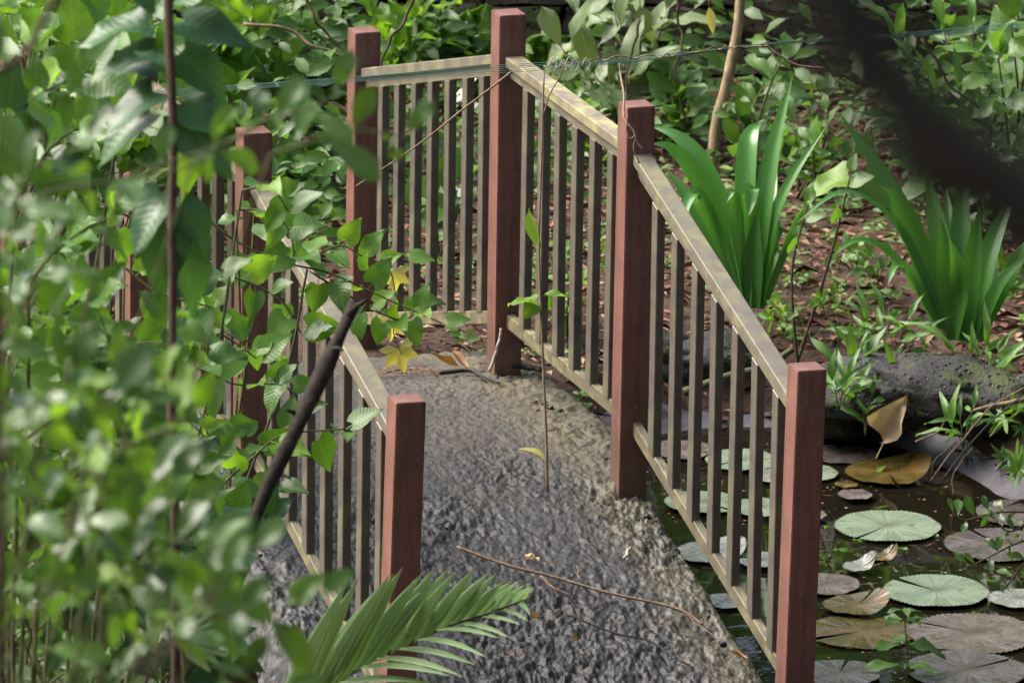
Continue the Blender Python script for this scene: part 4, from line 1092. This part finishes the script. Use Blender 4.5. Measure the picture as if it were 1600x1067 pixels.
P.stem(catmull(poly_px([(968, 100), (970, 120), (975, 150), (974, 178), (978, 190), (990, 205), (995, 220), (1003, 233)], [27.95, 27.9, 27.6, 27.35, 27.3, 27.28, 27.28, 27.28]), 6), [.004, .0035], 'twig', 5, 'vine_stem')
P.stem(catmull(poly_px([(981, 180), (979, 205), (985, 217), (994, 212), (990, 232), (999, 256)], 27.28), 6), [.003, .0025], 'twig', 5, 'vine_stem')
for i in range(5):
    px = 858+i*13+rnd(-6, 6); P.stem(catmull(poly_px([(px, 104), (px+6, 92+rnd(-3, 3)), (px+13, 101), (px+8, 112)], 27.9), 5), .002, 'twig_pale', 4, 'tendril')
stick('thin_cane', 'thin tan cane slanting across the far sloping railing', [(556, 291), (620, 250), (700, 190), (800, 112)], 27.9, [.0022, .0038], 'twig', 'cane')
# hanging vine in front of the level railing
b = at(848, 118, 26.2); P = Plant('hanging_vine', 'single thin vine hanging before the level railing with yellowing leaves', 'vine', b)
pts = catmull(poly_px([(850, 112), (846, 250), (842, 380), (845, 480), (850, 600), (854, 700), (855, 768)], 26.2), 6); P.stem(pts, [.003, .005], 'twig', 5, 'vine_stem')
P.leaf([make_mesh('yellowing_leaf', *leaf_geo('lance', .36, .6, .1, petiole=.05)[:2], M['fresh'], True, leaf_geo('lance', .36, .6, .1, petiole=.05)[2])], at(826, 326, 26.2), CR*.25-CU, .135, up=-_F-CR*.8)
P.leaf('heart_fresh', at(848, 470, 26.2), -CR*1.-CU*.05, .085, up=CU-_F*.4); P.leaf('heart_fresh', at(846, 462, 26.2), CR*1.+CU*.02, .07, up=CU-_F*.3)
P.leaf('heart_fresh', at(842, 470, 26.2), -CR*.8-CU*.9, .06, up=-_F); P.leaf('maple_yellow' if False else [make_mesh('yellow_blade', *leaf_geo('ellip', .42, .7, .5, petiole=.05)[:2], M['yellow'], True, leaf_geo('ellip', .42, .7, .5, petiole=.05)[2])], at(853, 722, 26.2), -CR*.7+CU*.8, .085, up=CR*.6+CU*.6-_F*.4)

# ------------------------------------------------------------------ things lying on the deck
def on_deck(px, py):
    z = .6
    for _ in range(8):
        p = at(px, py, z=z); z = float(deck_smooth(p[1]))+.012
    return at(px, py, z=z)
def deck_stick(label, px, r, mat, name='twig', group='twigs on the deck'):
    pts = wobble(catmull(np.array([on_deck(*p) for p in px])+np.array([0, 0, max(r) if hasattr(r, '__len__') else r]), 8), .004); c = pts[0].copy()
    V, Fc = tube(pts-c, r, 6); return link(name, make_mesh(name, V, Fc, M[mat]), None, c, label, 'twig', group)
deck_stick('longest tan twig lying diagonally across the near deck', [(714, 857), (790, 885), (860, 902), (960, 930), (1060, 955), (1098, 978)], [.0065, .0045], 'twig')
deck_stick('dark thin twig below the long tan twig', [(885, 960), (960, 990), (1030, 1010), (1050, 1045)], [.004, .003], 'twig_dark')
deck_stick('short reddish broken twig under the long tan twig', [(845, 902), (862, 918), (892, 932)], [.005, .003], 'twig')
deck_stick('small upright stub of twig beside the long tan twig', [(902, 886), (906, 908)], [.004, .003], 'twig')
deck_stick('grey bit of stick near the front right balusters', [(975, 875), (985, 858)], [.006, .005], 'twig_pale')
deck_stick('thin twig at the lower right corner of the deck', [(1050, 950), (1085, 970), (1120, 1000)], [.003, .002], 'twig')
deck_stick('dark twig near the palm frond', [(693, 885), (706, 912)], [.004, .002], 'twig_dark')
deck_stick('dark stout stick lying at the foot of the tallest red post', [(772, 578), (820, 578), (845, 584)], [.014, .009], 'twig_dark')
deck_stick('grey forked stick left of the tallest red post foot', [(686, 586), (730, 583), (752, 590), (780, 602)], [.009, .005], 'twig_dark')
deck_stick('thin twig crossing the forked stick', [(738, 580), (760, 598)], [.005, .003], 'twig_dark')
deck_stick('reddish pine needle twig on the far left of the deck crest', [(600, 586), (630, 578), (690, 582)], [.004, .002], 'twig')
stick('leaning_stick', 'bleached stick leaning against the tallest red post', [(764, 580), (776, 550), (780, 530), (783, 513)], 29.0, [.006, .005], 'twig_pale', 'stick')
def deck_leaf(label, px, py, kind, size, rot=0., mat=None):
    c = on_deck(px, py); ms = LEAF[kind] if isinstance(kind, str) else kind
    o = link('fallen_leaf', random.choice(ms), None, c+np.array([0, 0, .006]), label, 'leaf', 'fallen leaves on the deck'); o.scale = (size,)*3; o.rotation_euler = (rnd(-.3, .3), rnd(-.3, .3), rot)
LEAF['dead'] = leaf_set('dead', M['dead'], 'ellip', .5, 3, petiole=.1, droop=-.5, fold=.9)
LEAF['tan'] = leaf_set('tan', M['straw'], 'lance', .22, 2, petiole=.02, droop=.1, fold=.6)
deck_leaf('crumpled pink brown dead leaf at the deck crest', 720, 574, 'dead', .11, 1.9)
deck_leaf('second crumpled dead leaf on the crest beside the tallest post', 735, 578, 'dead', .09, .6)
deck_leaf('pale straw splinter leaf standing on the middle of the deck', 843, 876, 'tan', .07, .5); deck_leaf('pale straw splinter crossing another mid deck', 836, 876, 'tan', .06, 1.9)
deck_leaf('brown shrivelled leaf right of the palm frond tip', 836, 965, 'dead', .09, 2.6)
deck_leaf('yellow brown leaf beside the last balusters at the bottom', 1170, 1030, 'dead', .06, .8)
deck_leaf('small orange leaf on the near deck', 905, 1000, 'dead', .035, 2.)
deck_leaf('tiny olive leaf at the bottom of the deck', 695, 1048, 'fresh', .05, .3)
# needle litter at crest
V = []; Fc = []; parts = []
for i in range(170):
    k = random.random()
    px, py = (rnd(590, 680), rnd(574, 590)) if k < .45 else ((rnd(795, 880), rnd(598, 615)) if k < .6 else (rnd(640, 1150), rnd(620, 1060)))
    p = on_deck(px, py); a = rnd(0, 3.14); L = rnd(.02, .06); q = p+np.array([math.cos(a)*L, math.sin(a)*L, 0]); q[2] = float(deck_smooth(q[1]))+.018
    if abs(q[0]) > .6: continue
    parts.append(tube([p+np.array([0, 0, .004]), q], .0014, 3))
V, Fc = join(parts); link('needle_litter', make_mesh('needle_litter', V, Fc, M['dead'], True, [(.3, .3)]*len(V)), label='scattered brown needles and plant bits on the deck', cat='needles', kind='stuff')

# ------------------------------------------------------------------ foreground plants on the slope
def ground_under(p, dx_=0., dy_=0.):
    x, y = p[0]+dx_, p[1]+dy_; return np.array([x, y, gz(x, y)-.03])
def fg(name, label, cat, branches, kind, size_px, n, d, mat='stem_brown', r=(.012, .004), opposite=False, alt=None, spread=1., lift=.15, basepx=None, start=.05, group=None, jit=.25):
    """plant whose branches are given as pixel polylines at depth d; each is joined to one base on the slope"""
    allp = [poly_px(b, [d+rnd(-.25, .25)*d/20]*len(b)) for b in branches]
    c = np.mean([q[0] for q in allp], 0)
    if basepx is not None: c = at(basepx[0], basepx[1], d)
    b = ground_under(c); P = Plant(name, label, cat, b, group); s = size_px/px_m(d)
    hub = b*.35+c*.65
    if len(allp) > 1: P.stem(catmull([b, (b+hub)/2+np.array([.04, .03, 0]), hub], 5), [r[0]*1.6, r[0]*1.2], mat, 6)
    for pts in allp:
        st = hub if len(allp) > 1 else b
        lower = catmull([st, st*.4+pts[0]*.6+np.array([rnd(-.05, .05), rnd(-.05, .05), 0]), pts[0]], 5)
        full = np.vstack([lower[:-1], catmull(pts, 6)])
        P.stem(wobble(full, .006), [r[0], r[0]*.8, r[1]], mat, 6)
        P.along(catmull(pts, 6), kind, s, n, start, opposite, spread, lift, alt=alt, jit=jit)
    return P
FGG = 'foreground plants at left'
# tall heart-leaved stem in the left foreground
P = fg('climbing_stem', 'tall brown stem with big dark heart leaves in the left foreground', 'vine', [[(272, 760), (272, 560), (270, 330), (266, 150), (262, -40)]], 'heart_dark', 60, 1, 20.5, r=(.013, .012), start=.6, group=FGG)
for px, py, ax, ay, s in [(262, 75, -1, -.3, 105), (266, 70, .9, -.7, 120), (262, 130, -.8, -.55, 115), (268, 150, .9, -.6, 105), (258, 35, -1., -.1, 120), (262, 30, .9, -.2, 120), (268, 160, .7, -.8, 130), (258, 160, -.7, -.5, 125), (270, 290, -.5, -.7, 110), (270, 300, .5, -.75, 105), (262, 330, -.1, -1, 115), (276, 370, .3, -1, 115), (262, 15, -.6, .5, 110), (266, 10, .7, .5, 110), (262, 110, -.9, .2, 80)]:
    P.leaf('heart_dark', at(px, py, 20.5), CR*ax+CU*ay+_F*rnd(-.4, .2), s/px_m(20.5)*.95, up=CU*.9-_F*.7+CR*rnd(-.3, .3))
# heart-leaved vine scrambling on the left railing, nearly in focus
fg('heart_vine', 'heart leaved vine trailing over the left handrail in focus', 'vine', [[(300, 320), (360, 370), (440, 410), (520, 430), (600, 465), (690, 505)], [(400, 330), (470, 400), (530, 385), (565, 400)], [(480, 420), (560, 470), (620, 500), (650, 490)]], 'heart', 50, 8, 26.2, 'stem', (.005, .0025), alt=['heart_fresh'], basepx=(330, 700), group=FGG)
fg('heart_vine', 'heart leaved vine hanging before the second left post', 'vine', [[(330, 420), (390, 440), (440, 470), (470, 520)], [(350, 520), (400, 540), (440, 590), (470, 640)], [(370, 330), (420, 330), (450, 360), (460, 400)]], 'heart', 52, 7, 26.0, 'stem', (.005, .0025), alt=['heart_fresh'], basepx=(340, 760), group=FGG)
fg('heart_vine', 'pale sheened vine leaves among the left balusters', 'vine', [[(250, 470), (310, 500), (360, 530), (400, 560)], [(260, 560), (320, 580), (370, 600), (430, 600)], [(330, 780), (390, 720), (440, 680), (540, 670)], [(300, 640), (360, 680), (400, 700), (430, 760)]], 'heart', 56, 7, 25.2, 'stem', (.005, .0025), alt=['heart_fresh'], basepx=(290, 800), group=FGG)
fg('heart_vine', 'leafy vine screen left of the second left post', 'vine', [[(180, 330), (240, 360), (300, 390), (340, 430)], [(190, 420), (240, 450), (290, 470), (330, 480)], [(150, 520), (210, 540), (270, 560), (320, 580)], [(160, 620), (220, 640), (280, 650), (330, 690)], [(380, 300), (420, 290), (450, 330)]], 'heart', 54, 4, 24.6, 'stem', (.005, .0025), alt=['heart_fresh'], basepx=(200, 800), group=FGG)
# yellow lobed leaves on the vine in front of the far railing
b = at(600, 420, 27.2); P = Plant('yellowing_vine', 'vine tip with withering yellow lobed leaves before the far railing', 'vine', b)
pts = catmull(poly_px([(585, 405), (610, 425), (618, 470), (615, 520), (628, 555)], 27.2), 5); P.stem(pts, [.0025, .0015], 'stem', 4, 'vine_stem')
P.leaf('maple_yellow', at(615, 425, 27.2), -CU+CR*.05, .075, up=-_F+CU*.3); P.leaf('maple_yellow', at(612, 505, 27.2), -CU*1.-CR*.1, .065, up=-_F); P.leaf('maple_yellow', at(622, 545, 27.2), -CU*.9+CR*.3, .085, up=-_F+CU*.4)
P.leaf('heart', at(640, 470, 27.2), CR+CU*.1, .09); P.leaf('heart', at(600, 490, 27.2), -CU*.8-CR*.2, .085, up=-_F); P.leaf('heart', at(640, 490, 27.2), -CU*.8+CR*.2, .09, up=-_F); P.leaf('heart', at(560, 480, 27.2), -CU*.9, .09, up=-_F-CR*.3)
P.leaf('heart_fresh', at(590, 410, 27.2), CR*.8+CU*.3, .07); P.leaf('heart', at(632, 400, 27.2), CR*.9-CU*.1, .08)
# middle-distance leaves along the left edge
fg('leafy_shrub', 'leafy shrub with heart leaves at mid left edge', 'shrub', [[(20, 330), (60, 250), (120, 200)], [(40, 450), (100, 380), (170, 340)], [(10, 560), (80, 500), (150, 470)], [(30, 700), (100, 640), (180, 600)], [(0, 200), (60, 150), (140, 110)], [(60, 780), (150, 720), (230, 690)], [(20, 860), (110, 800), (200, 780)]], 'heart', 74, 8, 22.0, 'stem', (.007, .003), alt=['heart_fresh', 'heart_dark'], basepx=(20, 980), group=FGG)
fg('leafy_shrub', 'pale leafy creeper low at left beside the dark arch opening', 'shrub', [[(60, 740), (140, 690), (210, 660)], [(120, 800), (190, 760), (250, 720)], [(240, 800), (290, 740), (340, 720)], [(200, 860), (270, 820), (340, 800)], [(300, 880), (330, 840), (360, 820)]], 'heart', 62, 6, 24.0, 'stem', (.006, .003), alt=['heart_fresh'], basepx=(180, 960), group=FGG)
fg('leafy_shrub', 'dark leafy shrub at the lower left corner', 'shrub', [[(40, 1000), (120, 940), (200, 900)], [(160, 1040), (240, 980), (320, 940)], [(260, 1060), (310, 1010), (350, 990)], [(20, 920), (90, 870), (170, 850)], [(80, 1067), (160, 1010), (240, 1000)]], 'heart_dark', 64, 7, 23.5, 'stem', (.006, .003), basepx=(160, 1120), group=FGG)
# blurred near shrubs
fg('near_shrub', 'strongly blurred oval leaved shrub at the left edge', 'shrub', [[(-30, 560), (30, 480), (70, 420)], [(-20, 700), (50, 640), (110, 590)], [(-20, 430), (20, 350), (40, 280)], [(-10, 330), (60, 260), (130, 230)]], 'shrub', 96, 4, 14.5, 'stem', (.0035, .0018), basepx=(-40, 900), group=FGG)
fg('near_shrub', 'blurred oval leaved shrub in the lower left foreground', 'shrub', [[(60, 900), (120, 820), (190, 770), (260, 760)], [(150, 960), (210, 890), (270, 850)], [(40, 1040), (100, 960), (140, 880)], [(200, 1030), (260, 970), (310, 920)], [(20, 820), (70, 760), (130, 720)]], 'shrub', 92, 4, 15.2, 'stem', (.0035, .0018), basepx=(-260, 1400), group=FGG, alt=['fresh'])
fg('near_shrub', 'blurred branch of pale leaves crossing in front of the left railing', 'shrub', [[(-40, 345), (60, 300), (170, 285), (280, 265), (330, 240)], [(200, 280), (300, 240), (380, 210), (430, 195)], [(300, 250), (400, 200), (470, 175), (520, 150)], [(420, 240), (500, 215), (570, 205), (630, 215)]], 'shrub', 92, 4, 16.0, 'stem', (.0035, .0018), basepx=(-60, 700), group=FGG)
fg('near_shrub', 'blurred bright sprig before the bridge arch at left', 'shrub', [[(140, 760), (190, 690), (220, 620), (250, 600)], [(170, 720), (240, 680), (300, 650)], [(150, 700), (200, 650), (190, 590)]], 'fresh', 80, 5, 15.5, 'stem', (.005, .003), basepx=(100, 1000), group=FGG, alt=['shrub'])
fg('near_branch', 'blurred grey twig slanting down the upper left corner', 'branch', [[(-20, 130), (40, 80), (75, 20), (95, -40)]], 'shrub', 80, 3, 13.5, 'stem_brown', (.008, .006), basepx=(-60, 300), group=FGG)
def thicket(label, boxes, kind, size_px, d, dvar, alt=None, basepx=(100, 1200), mat='stem', name='leafy_shrub', r=(.006, .003), n=5):
    c = at(basepx[0], basepx[1], d); b = ground_under(c); P = Plant(name, label, 'shrub', b, FGG); s = size_px/px_m(d)
    hub = b+np.array([0, 0, .3])
    P.stem(catmull([b, hub], 3), [r[0]*2, r[0]*1.6], mat, 6)
    for (x0, y0, x1, y1, cnt) in boxes:
        mainp = poly_px([((x0+x1)/2, y1+30), ((x0+x1)/2+rnd(-20, 20), (y0+y1)/2), ((x0+x1)/2+rnd(-20, 20), y0+20)], d)
        P.stem(wobble(catmull(np.vstack([hub, mainp]), 6), .01), [r[0], r[0]*.7, r[1]*.7], mat, 5)
        for k in range(cnt):
            px, py = rnd(x0, x1), rnd(y0, y1); dd = d+rnd(-dvar, dvar); a = rnd(-.7, 3.6); L = rnd(70, 150)*20/d
            q = poly_px([(px, py), (px+L*.5*math.cos(a), py-L*.4*math.sin(a)-8), (px+L*math.cos(a), py-L*.7*math.sin(a))], [dd, dd+rnd(-.1, .1), dd+rnd(-.2, .2)])
            j = mainp[random.randint(0, 2)]; pts = catmull(q, 4)
            P.stem(catmull([j, (j+q[0])/2+np.array([0, 0, .02]), q[0]], 4), [r[1], r[1]*.8], mat, 4); P.stem(pts, [r[1]*.8, r[1]*.4], mat, 4)
            P.along(pts, kind, s, n, .05, False, 1., .12, alt=alt)
    return P
for i_, (px_, d_, lb_) in enumerate([([(470, -20), (500, 40), (545, 90)], 33.5, 'thin bare stem leaning toward the far left red post'), ([(380, 38), (455, 48), (500, 75), (545, 92)], 33.2, 'pale crooked dead branch left of the far left red post'), ([(648, -10), (630, 40), (600, 80), (590, 130)], 32.6, 'dark slanting stem right of the far left red post'), ([(1060, -10), (1062, 60), (1055, 130)], 34.0, 'thin upright stem left of the leaning stake'), ([(1000, 30), (985, 90), (978, 190)], 33.8, 'slim brown stem under the pale leaved shrub'), ([(1440, 60), (1475, 120), (1530, 170)], 32.6, 'thin dark stem inside the willow leaved shrub'), ([(955, 180), (890, 195), (850, 190)], 33.0, 'dead twig lying in the dark hollow behind the level railing')]):
    stick('bare_stem', lb_, px_, d_, [.007, .004], 'twig' if i_ in (1, 6) else 'stem_brown', 'stem', 'bare stems in the undergrowth', wob=.012)
thicket('leafy creeper bank hugging the far left side of the bridge', [(0, 60, 150, 330, 16), (130, 120, 260, 330, 12)], 'heart', 50, 28.4, .3, ['heart_fresh', 'mid'], (-150, 700))
thicket('bright leafy thicket in the upper left behind the blurred leaves', [(0, 0, 130, 220, 9), (120, 30, 240, 200, 6), (0, 220, 120, 420, 7)], 'heart', 74, 23.5, .8, ['heart_fresh'], (-60, 900))
thicket('mid distance shrub of pale sheened leaves along the left edge', [(0, 420, 130, 640, 12), (110, 520, 250, 700, 9), (0, 620, 160, 820, 14), (130, 640, 240, 780, 6), (0, 780, 220, 960, 12)], 'heart', 66, 22.5, .8, ['shrub'], (40, 1150))
thicket('blurred glossy leaves massed at the left edge', [(-20, 400, 60, 560, 3), (-20, 580, 100, 760, 4), (60, 680, 170, 800, 2)], 'shrub', 100, 15., .6, ['fresh'], (-320, 1300), 'stem', 'near_shrub', (.003, .0016), 5)
thicket('blurred dark shrub massed in the lower left corner', [(0, 800, 140, 960, 4), (140, 820, 290, 1000, 4), (0, 940, 200, 1090, 4), (200, 960, 330, 1090, 3)], 'shrub', 96, 15.5, .6, ['mid'], (-320, 1500), 'stem', 'near_shrub', (.003, .0016), 5)
thicket('low dark leaves between the lower left shrub and the palm', [(180, 830, 330, 1080, 13), (0, 860, 180, 1080, 15)], 'heart_dark', 62, 23.8, .5, ['heart'], (150, 1300))
fg('near_shrub', 'blurred glossy leaves below the foot of the broken branch', 'shrub', [[(220, 1040), (290, 965), (345, 930)], [(250, 1010), (320, 960), (375, 965)], [(280, 980), (325, 930), (350, 915)]], 'shrub', 88, 3, 14.0, 'stem_brown', (.003, .002), basepx=(-150, 1500), group=FGG, start=.3)
# broken dark branch standing in front of the left railing
pt_, pb_ = at(554, 474, 22.8), at(374, 862, 22.5); kk = 1.0
while (pt_+(pb_-pt_)*kk)[2] > gz(*(pt_+(pb_-pt_)*kk)[:2])-.05 and kk < 6: kk += .05
b0 = pt_+(pb_-pt_)*kk
br_pts = wobble(np.array([b0+(pt_-b0)*t for t in np.linspace(0, 1, 34)]), .006, 9.)
V, Fc = tube(br_pts-b0, [.032+.004*math.sin(k*2.1)+.003*math.sin(k*5.3)-.012*k/33 for k in range(34)], 10)
link('broken_branch', make_mesh('broken_branch', V, Fc, M['branch_bark']), None, b0, 'dark broken branch slanting up before the left railing', 'branch')

for (a_, b_, r_) in (((470, 655), (448, 640), .008), ((520, 545), (536, 548), .006), ((545, 492), (572, 470), .010), ((430, 742), (455, 748), .007)):
    q0, q1 = at(*a_, 22.7), at(*b_, 22.65); V, Fc = tube(np.array([q0, (q0+q1)/2+np.array([0, 0, .006]), q1])-b0, [r_, r_*.8, r_*.5], 6); link('branch_stub', make_mesh('branch_stub', V, Fc, M['branch_bark']), bpy.data.objects['broken_branch'])
# palm frond at the bottom
Dp = 24.6; pts = catmull(poly_px([(330, 1330), (440, 1130), (560, 1042), (680, 985), (770, 955), (832, 932)], [Dp+.0, Dp, Dp, Dp, Dp-.05, Dp-.1]), 8)
b = ground_under(pts[0]); P = Plant('palm_frond', 'green palm frond arching in at the bottom before the front left post', 'palm', b)
P.stem(np.vstack([b, pts]), [.011, .009, .006, .002], 'stem', 6, 'rachis')
def leaflet(base, tip, wpx, name='leaflet', bow=.0, face=None):
    dv = tip-base; L = np.linalg.norm(dv); n = 9; V = []; UV = []; Fc = []
    up = (-_F*.9+CU*.4) if face is None else face; x, y, z = orient(dv, up); wd = wpx/px_m(Dp)/2*1.25
    for i in range(n):
        t = i/(n-1); q = base+dv*t+z*math.sin(t*3.14)*L*.04+np.array([0, 0, -1.])*bow*L*t*t+x*math.sin(t*2.2)*bow*L*.3
        w_ = wd*min(1, .45+t*2.2)*(1-max(0, (t-.35)/.65)**1.6)+.0004
        for u in (-1, -.5, 0, .5, 1): V.append(q+x*u*w_+z*(abs(u) % 1)*.5*w_-P.base); UV.append((.5+.5*u, t))
    for i in range(n-1):
        for k in range(4): a = i*5+k; Fc.append((a, a+1, a+6, a+5))
    link(name, make_mesh(name, V, Fc, M['palm'], True, UV), P.o)
def rach(px):
    q = [(440, 1130), (560, 1042), (680, 985), (770, 955), (832, 932)]
    return px, float(np.interp(px, [a for a, _ in q], [c for _, c in q]))
for k in range(21):
    t = k/20; bx = 436+382*t; x_, y_ = rach(bx)
    ln_ = 225*(1-t)**.8+24
    an = math.radians(62-20*t+rnd(-5, 5))
    leaflet(at(x_, y_, Dp), at(x_+ln_*math.cos(an), y_-ln_*math.sin(an), Dp-.12+rnd(-.06, .06)), 29-19*t, bow=rnd(-.02, .06))
for k in range(13):
    t = k/12; bx = 436+372*t; x_, y_ = rach(bx)
    ln_ = 165*(1-t)**.7+22; an = math.radians(2-6*t+rnd(-5, 5))
    leaflet(at(x_, y_, Dp), at(x_+ln_*math.cos(an), y_-ln_*math.sin(an)+10, Dp-.25+rnd(-.05, .05)), 22-13*t, bow=rnd(.02, .07), face=-_F*.5+CU*.9)
# second palm leaf, out of focus, lower left
Dp2 = 21.5; b = ground_under(at(330, 1250, Dp2)); P = Plant('palm_frond', 'small pleated palm leaf low in the left foreground', 'palm', b)
Dp = Dp2; P.stem(catmull([b, at(290, 1090, Dp2), at(270, 985, Dp2)], 6), [.006, .004], 'stem', 5, 'rachis')
for k in range(9):
    a = -.9+k*.24; leaflet(at(270, 985, Dp2), at(270+95*math.cos(a), 1000-80*math.sin(a)*.8, Dp2), 22)

# tree close to the camera whose blurred branch crosses the top right corner
tb = from_uv(2.6, .8); tb = np.array([tb[0], tb[1], gz(*tb)-.05])
P = Plant('overhanging_tree', 'dark out of focus branch crossing the top right corner close to the lens', 'tree', tb)
crotch = at(3600, 1500, 2.9); P.stem(wobble(catmull([tb, tb*.5+crotch*.5+np.array([.05, 0, 0]), crotch, crotch+np.array([.1, .05, 1.6])], 6), .02), [.07, .06, .05], 'branch_dark', 9, 'trunk')
limb = catmull(poly_px([(3600, 1500), (2500, 900), (1900, 530), (1620, 330), (1460, 205), (1350, 80), (1275, -60), (1180, -260), (1050, -600)], 2.9), 6)
P.stem(limb, [.030, .025, .020, .018, .017, .016], 'branch_dark', 9, 'limb')
P.stem(catmull(poly_px([(1620, 330), (1500, 330), (1420, 300), (1360, 235)], 3.0), 5), [.008, .004], 'branch_dark', 7, 'limb')
for k in range(70):
    q = crotch+np.array([rnd(-.7, .9), rnd(-.7, .5), rnd(.9, 2.0)]); P.leaf('mid', q, np.array([rnd(-1, 1), rnd(-1, 1), rnd(-.6, .3)]), rnd(.08, .14))
